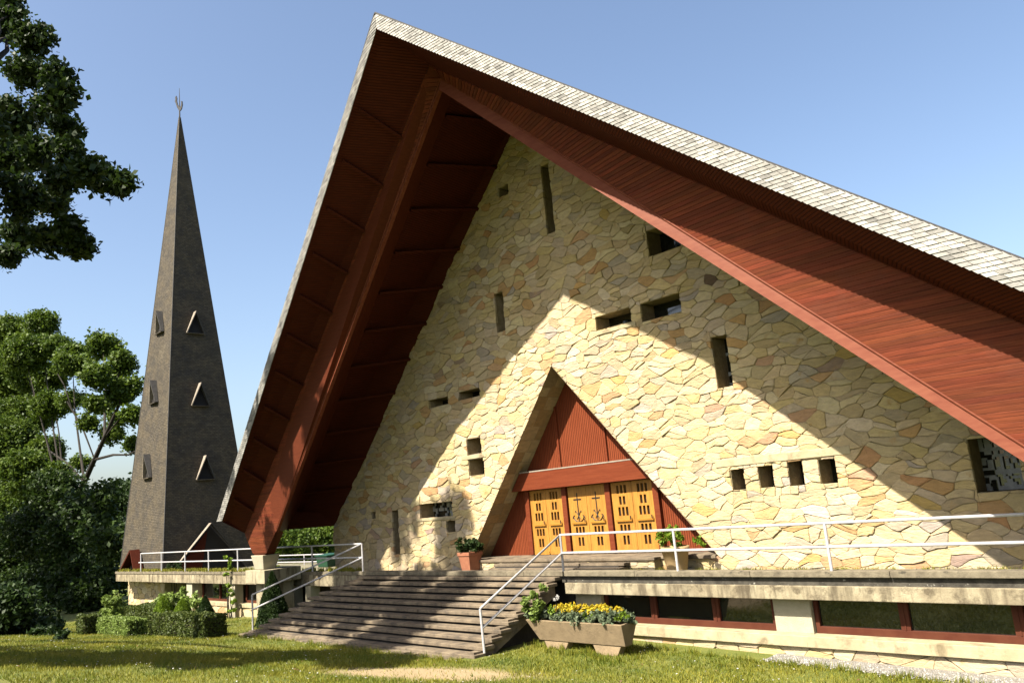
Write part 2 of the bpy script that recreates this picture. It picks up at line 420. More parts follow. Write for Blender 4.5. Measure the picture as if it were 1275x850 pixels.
def bare_earth(m, cx, cy, rx, ry, rot):     # the trodden patch of bare earth before the stairs
    n = m.node_tree.nodes; l = m.node_tree.links; b = n['Principled BSDF']; src = b.inputs['Base Color'].links[0].from_socket
    g = n.new('ShaderNodeNewGeometry'); mp = n.new('ShaderNodeMapping'); mp.vector_type = 'TEXTURE'
    mp.inputs['Location'].default_value = (cx, cy, 0); mp.inputs['Rotation'].default_value = (0, 0, rot); mp.inputs['Scale'].default_value = (rx, ry, 1e5)
    l.new(g.outputs['Position'], mp.inputs[0]); ln = n.new('ShaderNodeVectorMath'); ln.operation = 'LENGTH'; l.new(mp.outputs[0], ln.inputs[0])
    no = n.new('ShaderNodeTexNoise'); no.inputs['Scale'].default_value = 1.6; no.inputs['Detail'].default_value = 6; l.new(g.outputs['Position'], no.inputs[0])
    ad = n.new('ShaderNodeMath'); ad.operation = 'ADD'; l.new(ln.outputs['Value'], ad.inputs[0]); l.new(no.outputs[0], ad.inputs[1])
    r = n.new('ShaderNodeValToRGB'); r.color_ramp.elements[0].position = .62; r.color_ramp.elements[1].position = .98
    mm = n.new('ShaderNodeMath'); mm.operation = 'MULTIPLY'; mm.inputs[1].default_value = .55; l.new(ad.outputs[0], mm.inputs[0]); l.new(mm.outputs[0], r.inputs[0])
    n2 = n.new('ShaderNodeTexNoise'); n2.inputs['Scale'].default_value = 14; n2.inputs['Detail'].default_value = 5; l.new(g.outputs['Position'], n2.inputs[0])
    c2 = n.new('ShaderNodeMix'); c2.data_type = 'RGBA'; l.new(n2.outputs[0], c2.inputs[0]); c2.inputs[6].default_value = (.30, .22, .13, 1); c2.inputs[7].default_value = (.20, .155, .08, 1)
    mx = n.new('ShaderNodeMix'); mx.data_type = 'RGBA'; l.new(r.outputs[0], mx.inputs[0]); l.new(c2.outputs[2], mx.inputs[6]); l.new(src, mx.inputs[7]); l.new(mx.outputs[2], b.inputs['Base Color'])
bare_earth(M['lawn'], 1.3, -6.3, 2.5, 1.0, .5)
PATH = (1.3, -6.3, 2.5, 1.0)
# gravel margin along the basement wall
m = MB(); gx = np.arange(6.6, 30, .5)
for i in range(len(gx) - 1):
    a, b = gx[i], gx[i + 1]; f = lambda x: -1.55 - .03 * (x - 4) - .06 * math.sin(x * 1.7)
    m.quad((a, f(a), gz(a, f(a)) + .012), (b, f(b), gz(b, f(b)) + .012), (b, -1.0, gz(b, -1.0) + .03), (a, -1.0, gz(a, -1.0) + .03))
m.build('gravel_margin', 'gravel', kind='structure')
m = MB()
for _ in range(2200):
    x = R.uniform(6.6, 13.5); y = R.uniform(-1.7 - .03 * (x - 4), -1.12); z = gz(x, y) + .02; s = R.uniform(.008, .022); c = R.uniform(.16, .48)
    m.add([(x - s, y - s * .7, z), (x + s, y - s, z), (x + s * .8, y + s, z), (x - s, y + s * .8, z), (x + R.uniform(-.3, .3) * s, y, z + s * 1.1)],
          [(0, 1, 4), (1, 2, 4), (2, 3, 4), (3, 0, 4)], (c, c * .96, c * .88))
m.build('gravel', 'pebble', kind='stuff')

def at_ground(px, py):
    d = ray(px, py); t = 5.
    for _ in range(4000):
        P = CAM + d * t
        if P.z <= gz(P.x, P.y): break
        t += .02
    return P
# grass blades
def grass(name, n, fx, h=(.03, .09)):
    P = []
    while len(P) < n:
        x, y = fx()
        if x is None: continue
        P.append((x, y, gz(x, y)))
    P = np.array(P); N = len(P); H = NR.uniform(h[0], h[1], N); a = NR.uniform(0, 6.28, N); wd = NR.uniform(.006, .013, N)
    lean = NR.normal(size=(N, 2)) * .5 * H[:, None]
    dx = np.cos(a) * wd; dy = np.sin(a) * wd
    A = P + np.stack([-dx, -dy, 0 * dx - .01], 1); B = P + np.stack([dx, dy, 0 * dx - .01], 1); T = P + np.stack([lean[:, 0], lean[:, 1], H], 1)
    q = np.stack([A, B, T], 1).reshape(-1, 3)
    tn = .5 + .28 * np.sin(P[:, 0] * 1.3 + np.sin(P[:, 1] * 2)) * np.sin(P[:, 1] * 1.9 + P[:, 0] * .4) + NR.normal(size=N) * .2
    me = mesh_np(name, q, 3, np.clip(tn, 0, 1)); return link(name, me, 'blade', kind='stuff')
def lawn_pt():
    u = R.random()
    if u < .5: x, y = R.uniform(-6, 13.5), R.uniform(-8.8, -1.7)
    elif u < .66: x, y = R.uniform(-13, 3), R.uniform(-13, -8)
    elif u < .78: x, y = R.uniform(-34, -10.9), R.uniform(-6, -1.4)
    else: x, y = R.uniform(-24, -4), R.uniform(-12.5, -4.6)
    if -11.2 < x < .9 and y > -4.5: return None, None
    if x > 6.6 and R.random() < .93 and y > -1.62 - .03 * (x - 4): return None, None
    dx, dy = (x - PATH[0]), (y - PATH[1]); c_, s_ = math.cos(.5), math.sin(.5)
    if ((dx * c_ + dy * s_) / PATH[2]) ** 2 + ((-dx * s_ + dy * c_) / PATH[3]) ** 2 < R.uniform(.5, 1.3) and R.random() < .95: return None, None
    return x, y
grass('grass', 200000, lawn_pt)

# =================================================================== church
XC = .4
church = thing('church', 'large A-frame church with rubble stone gable and steep red-boarded overhanging roof', 'church', (XC, 0, 0))
WIN = {  # x0, z0, x1, z1 of the openings in the gable
    'slit': (.36, 9.62, .68, 11.76), 'b': (-2.18, 7.18, -1.80, 8.42), 'c': (-1.55, 11.42, -1.12, 11.74), 'd': (3.88, 7.93, 4.9, 8.62),
    'e': (3.40, 6.28, 4.64, 6.76), 'f': (1.83, 6.38, 3.06, 6.76), 'g': (5.38, 4.20, 5.80, 5.44), 'n1': (5.41, 1.79, 5.76, 2.26),
    'n2': (6.13, 1.79, 6.50, 2.27), 'n3': (6.87, 1.78, 7.22, 2.30), 'n4': (7.59, 1.77, 7.97, 2.28), 'big': (10.62, 1.38, 11.42, 2.38),
    'l1': (-5.88, 5.34, -4.86, 5.59), 'l2': (-4.28, 5.36, -3.24, 5.62), 'na': (-4.08, 3.56, -3.38, 4.06), 'nb': (-4.05, 2.90, -3.33, 3.40),
    'mz': (-6.80, 1.70, -5.04, 2.16), 'sq': (-5.41, 1.19, -4.95, 1.55), 'ls': (-8.46, .54, -8.08, 2.04), 't': (-9.74, 1.83, -9.49, 2.06)}
DOOR = [(-1, .804, .804 * 5.72), (1, .885, .885 * 5.72), (0, -1, -.30)]   # x>-.804(5.72-z), x<.885(5.72-z), z>.30
holes = [rect_half(*r) for r in WIN.values()] + [DOOR]
GH = 14.45
def wfade(x, z):        # the courses run straight beside openings
    k = 1.
    for x0, z0, x1, z1 in WIN.values():
        d = max(x0 - x, x - x1, z0 - z, z - z1); k = min(k, max(0, d / .35))
    if z < 5.9:
        d = max(-.804 * (5.72 - z) - x, x - .885 * (5.72 - z)) * .75; k = min(k, max(0, d / .35))
    return k
def gable(poly):
    return clip(clip(clip(clip(poly, 1, 1, XC + GH), -1, 1, GH - XC), -1, 0, 12.45), 1, 0, 13.2)
def cut(poly, grow=0):
    ps = [poly]
    for h in holes:
        bx = [p[0] for p in poly]; ps = minus(ps, h)
    return ps
gw = MB()
zc = [-.3, 1.5, 3, 4.5, 6, 8, 10, 12, 14.6]
for i in range(len(zc) - 1):
    for x0 in range(-13, 14, 3):
        p = gable([(x0, zc[i]), (x0 + 3, zc[i]), (x0 + 3, zc[i + 1]), (x0, zc[i + 1])])
        if len(p) < 3: continue
        for q in cut(p):
            gw.add([(x, .010, z) for x, z in q], [tuple(range(len(q)))])
# wall thickness: sides and back of the gable, door reveal
B0 = [(-12.45, -.3), (13.2, -.3), (13.2, XC + GH - 13.2), (XC, GH), (-12.45, GH - XC - 12.45)]
gw.add([(x, 1.6, z) for x, z in B0], [(4, 3, 2, 1, 0)])
for a, b in ((0, 4), (1, 2)):
    gw.quad((B0[a][0], .03, B0[a][1]), (B0[a][0], 1.6, B0[a][1]), (B0[b][0], 1.6, B0[b][1]), (B0[b][0], .03, B0[b][1]))
gwall = gw.build('gable_wall', 'mortar', church)
polys = rubble_polys(-12.45, 13.2, -.2, 14.5, keep=lambda x, z: x < 12.4 and z < XC + GH - x + .5 and z < GH - XC + x + .5)
st = []
for p in polys:
    p = gable(p)
    if len(p) < 3 or area(p) < .004: continue
    for q in cut(p):
        if area(q) > .004: st.append(stone(q, lambda x, z, h: (x, -h, z), hmax=.038, wf=wfade))
RU = dict(o=(.53, .33, .13), r=(.44, .25, .12), p=(.52, .36, .17), d=(.15, .10, .07), y=(.46, .33, .12))
st = [q for q in st if q]; used = set()
for px, py, c in ((835, 438, 'o'), (1083, 573, 'r'), (1133, 597, 'r'), (1255, 659, 'r'), (585, 425, 'r'), (607, 298, 'r'), (664, 322, 'r'), (745, 325, 'r'), (862, 490, 'p'), (768, 480, 'o'), (988, 545, 'o'),
                  (683, 440, 'p'), (665, 472, 'p'), (750, 268, 'y'), (1003, 693, 'o'), (1100, 690, 'p'), (540, 608, 'r'), (905, 365, 'r'), (882, 352, 'd'), (1122, 487, 'y'), (1055, 445, 'y'), (880, 645, 'o'), (900, 560, 'p'),
                  (640, 250, 'p'), (520, 530, 'y'), (720, 355, 'o'), (960, 640, 'p'), (1160, 625, 'y')):
    P = aty(px, py, 0); k = min(range(len(st)), key=lambda i: math.dist(st[i].c, (P.x, P.z))); st[k].t = [RU[c]] * len(st[k].v)
lay_stones(st, gwall, 300, 'rubble_facing')
# side wall of the nave running back
m = MB(); m.box(-12.4, 1.61, -2, -12.0, 26, 2.0); m.box(12.8, 1.61, -2, 13.1, 26, 2.0); m.build('side_wall', 'mortar', church)

def grid_plate(mb, xs, zs, solid, y0, y1):
    nx, nz = len(xs) - 1, len(zs) - 1; S = lambda i, j: 0 <= i < nx and 0 <= j < nz and solid(i, j)
    for i in range(nx):
        for j in range(nz):
            if not S(i, j): continue
            a, b, c, d = xs[i], xs[i + 1], zs[j], zs[j + 1]
            mb.quad((a, y0, c), (b, y0, c), (b, y0, d), (a, y0, d))
            if not S(i - 1, j): mb.quad((a, y1, c), (a, y0, c), (a, y0, d), (a, y1, d))
            if not S(i + 1, j): mb.quad((b, y0, c), (b, y1, c), (b, y1, d), (b, y0, d))
            if not S(i, j - 1): mb.quad((a, y1, c), (b, y1, c), (b, y0, c), (a, y0, c))
            if not S(i, j + 1): mb.quad((a, y0, d), (b, y0, d), (b, y1, d), (a, y1, d))
for k, (x0, z0, x1, z1) in WIN.items():
    dp = .60 if k not in ('sq', 't', 'c') else .40
    m = MB(); e = .012
    m.quad((x0 - e, -.01, z0), (x0 - e, dp, z0), (x0 - e, dp, z1), (x0 - e, -.01, z1)); m.quad((x1 + e, -.01, z0), (x1 + e, -.01, z1), (x1 + e, dp, z1), (x1 + e, dp, z0))
    m.quad((x0, -.02, z0 - e), (x1, -.02, z0 - e), (x1, dp, z0 - e), (x0, dp, z0 - e)); m.quad((x0, -.01, z1 + e), (x0, dp, z1 + e), (x1, dp, z1 + e), (x1, -.01, z1 + e))
    wn = m.build('window', 'reveal', church)
    m = MB(); m.quad((x0 - .02, dp + .004, z0 - .02), (x1 + .02, dp + .004, z0 - .02), (x1 + .02, dp + .004, z1 + .02), (x0 - .02, dp + .004, z1 + .02)); m.build('pane', 'glass', wn)
    cs = .062 if k == 'big' else .085
    nx = max(2, round((x1 - x0) / cs)); nz = max(2, round((z1 - z0) / cs))
    gx = [x0 + (x1 - x0) * i / nx + (R.uniform(-.025, .025) if 0 < i < nx else 0) for i in range(nx + 1)]
    gzz = [z0 + (z1 - z0) * i / nz + (R.uniform(-.022, .022) if 0 < i < nz else 0) for i in range(nz + 1)]
    so_ = {(i, j): R.random() < (.62 if k == 'big' else .45 if k == 'mz' else .25 if k == 'g' else 0) for i in range(nx) for j in range(nz)}
    if not any(so_.values()): continue
    m = MB(); grid_plate(m, gx, gzz, lambda i, j: so_[(i, j)], dp - .05, dp - .005)
    m.build('lattice', 'claustra', wn, kind='stuff')
# stone lintels and sills round some windows
for x0, x1, z0, z1 in ((5.05, 8.35, 2.34, 2.52), (-4.35, -3.15, 3.42, 3.54), (-7.0, -4.9, 1.60, 1.69), (1.7, 3.2, 6.24, 6.35)):
    MB().box(x0, -.045, z0, x1, .02, z1, None).build('lintel_stone', 'sill', gwall, bevel=.012)

# ---- entrance: recess lining, boarded screen, lintel, doors
RD = .85
ap = (0, 5.72)
def doorx(z, s): return -.804 * (5.72 - z) if s < 0 else .885 * (5.72 - z)
m = MB()
m.quad((0, -.03, 5.72), (0, RD + .2, 5.72), (doorx(.3, -1), RD + .2, .3), (doorx(.3, -1), -.03, .3))
m.quad((0, RD + .2, 5.72), (0, -.03, 5.72), (doorx(.3, 1), -.03, .3), (doorx(.3, 1), RD + .2, .3))
reveal = m.build('entrance_reveal', 'reveal', church)
for s in (-1, 1):                       # rough slabs lining the reveal
    z = .3; 
    while z < 5.5:
        hh = R.uniform(.22, .5); z2 = min(z + hh, 5.6); y = -.02
        while y < RD - .05:
            y2 = min(y + R.uniform(.3, .6), RD)
            nx_ = (1, .804) if s < 0 else (-1, .885)
            L = math.hypot(*nx_); off = R.uniform(.006, .045)
            a = [(doorx(zz, s) + nx_[0] / L * o, yy, zz + nx_[1] / L * o) for o in (0, off) for yy, zz in ((y + .012, z + .012), (y2 - .012, z + .012), (y2 - .012, z2 - .012), (y + .012, z2 - .012))]
            c = R.choice([(.46, .35, .19), (.32, .24, .13), (.50, .40, .23), (.38, .26, .12)])
            MBs = MB().hexa(a, c); MBs.build('reveal_stone', 'stone', reveal)
            y = y2
        z = z2
screen = MB()
y = RD
sx = lambda z, s: doorx(z, s)
screen.add([(sx(.3, -1), y, .3), (sx(.3, 1), y, .3), (0, y, 5.72)], [(0, 1, 2)])
screen = screen.build('entrance_screen', 'panel', church)
for X in (-.83, 1.0):                   # mullions of the upper panel
    MB().box(X - .035, y - .05, 2.8, X + .035, y - .001, min(5.72 - X / .885 if X > 0 else 5.72 + X / .804, 5.6) - .02).build('mullion', 'redpaint', screen)
l0, l1 = -2.75, 2.55
LZ0, LZ1 = 2.27, 2.80
lb = MB(); ff = [(sx(LZ0, -1) + .06, LZ0), (sx(LZ0, 1) - .03, LZ0), (sx(LZ1, 1) - .03, LZ1), (sx(LZ1, -1) + .06, LZ1)]
lb.prism([(x, y - .36, z) for x, z in ff], [(x, y - .002, z) for x, z in ff]); lintel = lb.build('lintel_beam', 'redpaint', church, bevel=.01)
MB().prism([(x, y - .37, z) for x, z in ((ff[3][0], LZ1), (ff[2][0], LZ1), (ff[2][0] - .03, LZ1 + .035), (ff[3][0] + .03, LZ1 + .035))],
           [(x, y - .003, z) for x, z in ((ff[3][0], LZ1), (ff[2][0], LZ1), (ff[2][0] - .03, LZ1 + .035), (ff[3][0] + .03, LZ1 + .035))]).build('flashing', 'hood', lintel)
DX = [(-2.20, -.86), (-.60, .82), (1.06, 2.50)]
for X in (-2.30, -.73, .94, 2.60):
    MB().box(X - .09, y - .13, .36, X + .09, y - .001, LZ0 - .002).build('door_post', 'redpaint', church, bevel=.008)
FZ, TZ = .37, 2.25
for di, (a, b) in enumerate(DX):
    mid = (a + b) / 2
    for li, (x0, x1) in enumerate(((a, mid - .006), (mid + .006, b))):
        W_ = x1 - x0; H = TZ - FZ; slots = []
        rowsz = ((.045, .165, 3), (.205, .325, 2), (.36, .485, 3), (.61, .72, 3), (.765, .895, 2))
        for r0, r1, n in rowsz:
            if di == 1 and r1 < .55: continue
            for i in range(n):
                cx = x0 + W_ * (.5 + (i - (n - 1) / 2) * .185); slots.append((cx - .041, TZ - r1 * H, cx + .041, TZ - r0 * H))
        gx = sorted(set([x0, x1] + [s[0] for s in slots] + [s[2] for s in slots])); gzz = sorted(set([FZ, TZ] + [s[1] for s in slots] + [s[3] for s in slots]))
        def sol(i, j):
            cx, cz = (gx[i] + gx[i + 1]) / 2, (gzz[j] + gzz[j + 1]) / 2
            return not any(s[0] < cx < s[2] and s[1] < cz < s[3] for s in slots)
        m = MB(); grid_plate(m, gx, gzz, sol, y - .075, y - .012); d = m.build('door', 'yellow', church)
        MB().quad((x0, y - .012, FZ), (x1, y - .012, FZ), (x1, y - .012, TZ), (x0, y - .012, TZ)).build('backing', 'dark', d)
        zb = TZ - .55 * H
        MB().box(x0 + .10, y - .125, zb - .035, x1 - .06, y - .076, zb + .03).build('ledge', 'yellowdark', d, bevel=.008)
        MB().tube([(x1 - .09 if li == 0 else x1 - .09, y - .13, zb + .02), (x1 - .09, y - .13, zb + .11)], .016, 6).build('handle', 'iron', d)
        MB().box(x0 + .02, y - .1, FZ - .02, x1 - .02, y - .013, FZ + .07).build('kick_board', 'yellow', d)
        if di == 1:                        # iron cross on an anchor
            cx = (x0 + x1) / 2; zt = TZ - .10 * H; yy = y - .085; m = MB()
            m.box(cx - .017, yy, zt - .80, cx + .017, yy + .009, zt); m.box(cx - .15, yy - .001, zt - .20, cx + .15, yy + .008, zt - .165)
            arc = [(cx + .21 * math.sin(t), yy, zt - .62 - .21 * math.cos(t) * .95) for t in np.linspace(-1.35, 1.35, 13)]
            m.tube(arc, .014, 5)
            m.tube([(cx - .09, yy, zt - .52), (cx + .07, yy, zt - .74)], .010, 5); m.tube([(cx + .09, yy, zt - .52), (cx - .07, yy, zt - .74)], .010, 5)
            for s in (-1, 1):
                m.tube([(cx + s * .21, yy, zt - .66), (cx + s * .155, yy, zt - .63)], .010, 5); m.tube([(cx + s * .21, yy, zt - .66), (cx + s * .24, yy, zt - .72)], .010, 5)
                m.tube([(cx + s * .10, yy, zt - .50), (cx + s * .12, yy, zt - .54)], .012, 5)
            m.build('anchor_cross', 'iron', d)
MB().box(-4.28, -.08, .26, 4.72, RD, .335).build('threshold', 'step', church, bevel=.012)
PX0, PX1 = -3.95, 3.1
pl = MB().box(PX0, -.30, -.05, PX1, -.05, .255).build('doorstep_plinth', 'mortar', church)
for p in rubble_polys(PX0, PX1, -.02, .25, rows=(.12, .15), wid=(.2, .45)):
    s = stone(p, lambda x, z, h: (x, -.30 - h, z), hmax=.03)
    if s: s.build('stone', 'stone', pl)
for (a, b, y0, z0, z1) in ((-3.9, 3.15, -.36, .257, .33), (-2.6, 2.35, -.58, .155, .225), (-2.6, 2.30, -.80, .05, .125)):
    MB().box(a, y0, z0, b, -.082 if z0 > .25 else -.30, z1).build('step', 'step', church, bevel=.012)
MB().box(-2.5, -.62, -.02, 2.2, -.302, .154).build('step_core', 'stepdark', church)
# low stone footing right of the doors
MB().box(3.75, -.10, .257, 4.75, RD * 0 - .081, .335).build('footing_slab', 'step', church, bevel=.01)

# ---- roof
class Ln:
    def __init__(s, A, F): s.A = V(A); s.F = V(F)
    def t(s, t): return s.A.lerp(s.F, t)
    def z(s, z): return s.A.lerp(s.F, (z - s.A.z) / (s.F.z - s.A.z))
def side(sgn):
    L = {}
    L['top'] = Ln((XC, -5.74, 14.68), (XC + sgn * 15.30, -3.29, 2.6))
    L['low'] = Ln((XC, -5.72, 14.23), (XC + sgn * 15.13, -3.43, 2.2))
    L['fold'] = Ln((XC, -4.08, 13.75), (XC + sgn * 15.05, -2.59, 1.7))
    L['arr'] = Ln((XC, -3.67, 13.49), (XC + sgn * 13.46, -2.59, .6))
    L['bot'] = Ln((XC, -3.79, 13.12), (XC + sgn * 13.21, -2.71, .6))
    L['fold2'] = Ln((XC, -2.9, 14.0), (XC + sgn * 14.6, -.9, 1.7))
    L['wall'] = Ln((XC, .02, GH), (XC + sgn * 12.77, .02, 1.68))
    return L
roof = MB()
YB = 26
for sgn in (-1, 1):
    L = side(sgn); a, f = L['top'].A, L['top'].F
    f2 = L['top'].z(2.35)
    q = [a + V((0, 0, .03)), f2 + V((sgn * .03, 0, .02)), V((XC + sgn * 14.6, 4, 2.1)), V((XC + sgn * 13.6, YB, 2.0)), V((XC, YB, 14.6))]
    roof.add(q, [(0, 1, 2, 3, 4)[::-1] if sgn > 0 else (0, 1, 2, 3, 4)])
roof = roof.build('roof', 'slateroof', church)
for sgn in (-1, 1):
    L = side(sgn); low, top = L['low'], L['top']
    n = (low.F - low.A).cross(top.A - low.A).normalized()
    if n.y > 0: n = -n
    # fascia board behind the slates and the thin dark roof edge over it
    A = [top.A, top.z(2.62), low.z(2.2), low.A]; Bk = [p + V((0, .25, 0)) for p in A]
    m = MB(); m.prism(A if sgn < 0 else A[::-1], Bk if sgn < 0 else Bk[::-1]); fas = m.build('fascia', 'soffit', roof)
    e = V((0, -.03, 0)); up = V((sgn * .02, 0, .035))
    m = MB(); m.hexa([top.A + e, top.z(2.6) + e, top.z(2.6) - e * 8, top.A - e * 8, top.A + e + up, top.z(2.6) + e + up, top.z(2.6) - e * 8 + up, top.A - e * 8 + up])
    m.build('roof_edge', 'slateroof', roof)
    def onf(x, z):    # point of the fascia plane
        Q = low.A; return V((x, Q.y - (n.x * (x - Q.x) + n.z * (z - Q.z)) / n.y, z))
    pieces = []; z = 14.62
    while z > 2.3:
        hz = R.uniform(.068, .078); z0 = z - hz; zm = z - hz / 2
        def band(zz): 
            return max(low.z(zz).x * sgn, XC * sgn) if zz < low.A.z else XC * sgn, top.z(zz).x * sgn
        lo, hi = band(zm); wd = hi - lo
        if wd > .05:
            nn = 4 if R.random() < .75 else 3
            if wd < .3: nn = 1
            cuts = [0] + sorted((i + R.uniform(-.18, .18)) / nn for i in range(1, nn)) + [1]
            for i in range(nn):
                (la, ha), (lb_, hb) = band(z0), band(z)
                g = .004
                P = [(la + (ha - la) * cuts[i] + g, z0 + .002), (la + (ha - la) * cuts[i + 1] - g, z0 + .002), (lb_ + (hb - lb_) * cuts[i + 1] - g, z + .02), (lb_ + (hb - lb_) * cuts[i] + g, z + .02)]
                if P[1][0] - P[0][0] < .02: continue
                pts = [onf(x * sgn, zz) for x, zz in P]; k = R.uniform(0, .006)
                off = [.026 + k, .026 + k, .012 + k, .012 + k]
                fr = [p + n * o for p, o in zip(pts, off)]; bk = [p + n * (o - .012) for p, o in zip(pts, off)]
                if sgn < 0: fr.reverse(); bk.reverse()
                c = R.uniform(.33, .52) * R.choice([1, 1, 1, 1, .85, .65]) * (.72 if sgn < 0 else 1); mb = MB().prism(fr, bk, (c, c * .96, c * .88)); mb.z = z; pieces.append(mb)  # left slates darkened for the weaker sun on that side
        z = z0
    if sgn > 0:
        pieces.sort(key=lambda s: -(s.z) if s.z < 3.4 else -20 + s.z * .0)
        vis = [p for p in pieces if p.z > 3.9]; vis.sort(key=lambda s: (V(s.v[0]) - CAM).length); rest = [p for p in pieces if p.z <= 3.9] + vis[300:]
        for p in vis[:300]: p.build('slate', 'slate', fas)
    else: rest = pieces
    m = MB()
    for s in rest:
        o = len(m.v); m.v += s.v; m.f += [tuple(i + o for i in q) for q in s.f]; m.t += s.t
    m.build('slate_cladding', 'slate', fas, kind='stuff')
    # soffit between the roof edge and the frame
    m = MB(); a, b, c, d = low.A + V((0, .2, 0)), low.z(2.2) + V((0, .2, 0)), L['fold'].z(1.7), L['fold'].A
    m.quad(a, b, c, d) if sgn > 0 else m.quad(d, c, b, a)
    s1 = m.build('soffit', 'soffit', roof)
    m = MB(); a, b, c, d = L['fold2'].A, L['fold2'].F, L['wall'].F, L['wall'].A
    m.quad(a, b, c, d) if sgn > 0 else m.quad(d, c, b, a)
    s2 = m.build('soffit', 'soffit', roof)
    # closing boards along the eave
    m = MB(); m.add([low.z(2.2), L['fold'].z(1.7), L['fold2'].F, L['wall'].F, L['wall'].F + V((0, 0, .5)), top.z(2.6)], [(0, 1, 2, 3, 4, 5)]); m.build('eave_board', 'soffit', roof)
    if sgn < 0:                         # cover strips between the soffit panels
        for tt, (P, Q) in ((None, (low, L['fold'])), (None, (L['fold2'], L['wall']))):
            for k in range(1, 12):
                t = k / 12.2 + (.03 if P is low else -.01)
                a, b = P.t(t), Q.t(t); dv = (P.F - P.A).normalized() * .05
                if P is low: a = a + V((0, .2, 0))
                nn = (b - a).cross(dv).normalized()
                if nn.z > 0: nn = -nn
                nn *= .10
                MB().hexa([a - dv, a + dv, b + dv, b - dv, a - dv + nn, a + dv + nn, b + dv + nn, b - dv + nn]).build('cover_strip', 'soffit', s1 if P is low else s2)
    # folded portal frame: boarded outer face, edge plank, inner face
    fold, arr, bot, f2 = L['fold'], L['arr'], L['bot'], L['fold2']
    za = 1.75; tip0 = aty(317, 691, -2.5); tip1 = aty(329, 691, -2.5)
    if sgn > 0: tip0.x = 2 * XC - tip0.x; tip1.x = 2 * XC - tip1.x
    Fe = fold.z(1.7); Ae = arr.z(za); Be = bot.z(za - .1)
    m = MB(); 
    back = [fold.A + V((0, .02, .02)), Fe, Ae, arr.A + V((0, .02, .02))]
    m.quad(*(back if sgn < 0 else back[::-1]))
    m.quad(*([f2.A, f2.F, Be, bot.A] if sgn > 0 else [bot.A, Be, f2.F, f2.A]))
    b2 = [Fe + V((0, .35, 0)), Be + V((0, .3, 0)), tip1 + V((0, .4, 0)), tip0 + V((0, .4, 0))]
    m.prism([Fe, Ae, tip1, tip0], b2)
    frame = m.build('portal_frame', 'shaded_red', church)
    m = MB(); dv = V((0, .12, 0))
    m.hexa([bot.A, Be, Be + dv, bot.A + dv, arr.A, Ae, Ae + dv, arr.A + dv]); m.build('edge_plank', 'greyred', frame)
    m = MB(); m.tube([arr.A + V((0, -.02, 0)), Ae + V((0, -.02, 0))], .022, 6); m.build('edge_bead', 'greyred', frame)
    nf = (fold.F - fold.A).cross(arr.A - fold.A).normalized()
    if nf.y > 0: nf = -nf
    z = 13.6
    while z > 1.0:
        hz = .088; z0, z1 = z - hz + .011, z
        P = []
        for zz in (z0, z1):
            p = arr.z(zz) if zz < arr.A.z else arr.A; q = fold.z(zz) if zz < fold.A.z else fold.A
            if zz < 1.70: q = fold.z(1.7).lerp(tip0, min(1, (1.7 - zz) / .92))
            if zz < za: p = arr.z(za).lerp(tip1, min(1, (za - zz) / .98))
            P.append((V((p.x, p.y, zz)), V((q.x, q.y, zz))))
        fr = [P[0][0], P[0][1], P[1][1], P[1][0]]
        o = R.uniform(.020, .030)
        f_ = [p + nf * o for p in fr]; b_ = [p + nf * .001 for p in fr]
        if sgn < 0: f_.reverse(); b_.reverse()
        k = R.uniform(.78, 1.2); c = (.155 * k, .034 * k * R.uniform(.95, 1.15), .014 * k)
        MB().prism(f_, b_, c).build('board', 'wood', frame)
        z -= hz
    xa, xb = sorted((tip0.x, tip1.x)); zt_ = tip0.z; yb = -2.62
    m = MB().hexa([(xa + .05, yb + .1, .325), (xb - .05, yb + .1, .325), (xb - .05, yb + .6, .325), (xa + .05, yb + .6, .325), (xa - .08, yb, zt_), (xb + .12, yb, zt_), (xb + .12, yb + .7, zt_), (xa - .08, yb + .7, zt_)])
    m.build('frame_footing', 'pillar', church, bevel=.02)
    MB().box(xa - .35, yb - .1, -.16, xb + .4, -1.23, .32).build('footing_plinth', 'concrete', church, bevel=.015)
    MB().box(xa - .1, yb + .2, -2.4, xb + .1, -1.4, -.162).build('footing_pier', 'concrete', church)

# =================================================================== terrace with basement
ED = -1.2
ter = thing('terrace', 'raised concrete terrace over a basement storey along the foot of the church', 'terrace', (0, ED, -1.6))
XL, XR, S0, S1 = -34.0, 30.0, -8.62, .80
m = MB(); m.box(XL + .1, ED + .31, -.42, -12.6, 6, -.32); m.box(-12.58, ED + .31, -.12, XR, -.0, .0); m.build('floor_slab', 'deck', ter)
def edge(x0, x1):
    x = x0
    while x < x1 - .01:
        x2 = min(x + R.uniform(2.2, 3.2), x1)
        if x1 - x2 < .8: x2 = x1
        MB().box(x + .004, ED, -.025, x2 - .004, ED + .3, .10 + R.uniform(-.004, .004)).build('coping_stone', 'coping', ter, bevel=.012)
        x = x2
edge(XL, S0); edge(S0 + .01, S1); edge(S1 + .01, XR)
MB().box(S1 - .15, ED + .09, -.19, XR, ED + .35, -.027).build('recessed_band', 'band', ter)
MB().box(S1 + .02, ED - .01, -.46, XR, ED + .33, -.192).build('edge_beam', 'beam', ter, bevel=.012)
MB().box(XL + .05, ED + .03, -.425, S0 + .05, ED + .34, -.027).build('edge_beam', 'beam', ter, bevel=.012)
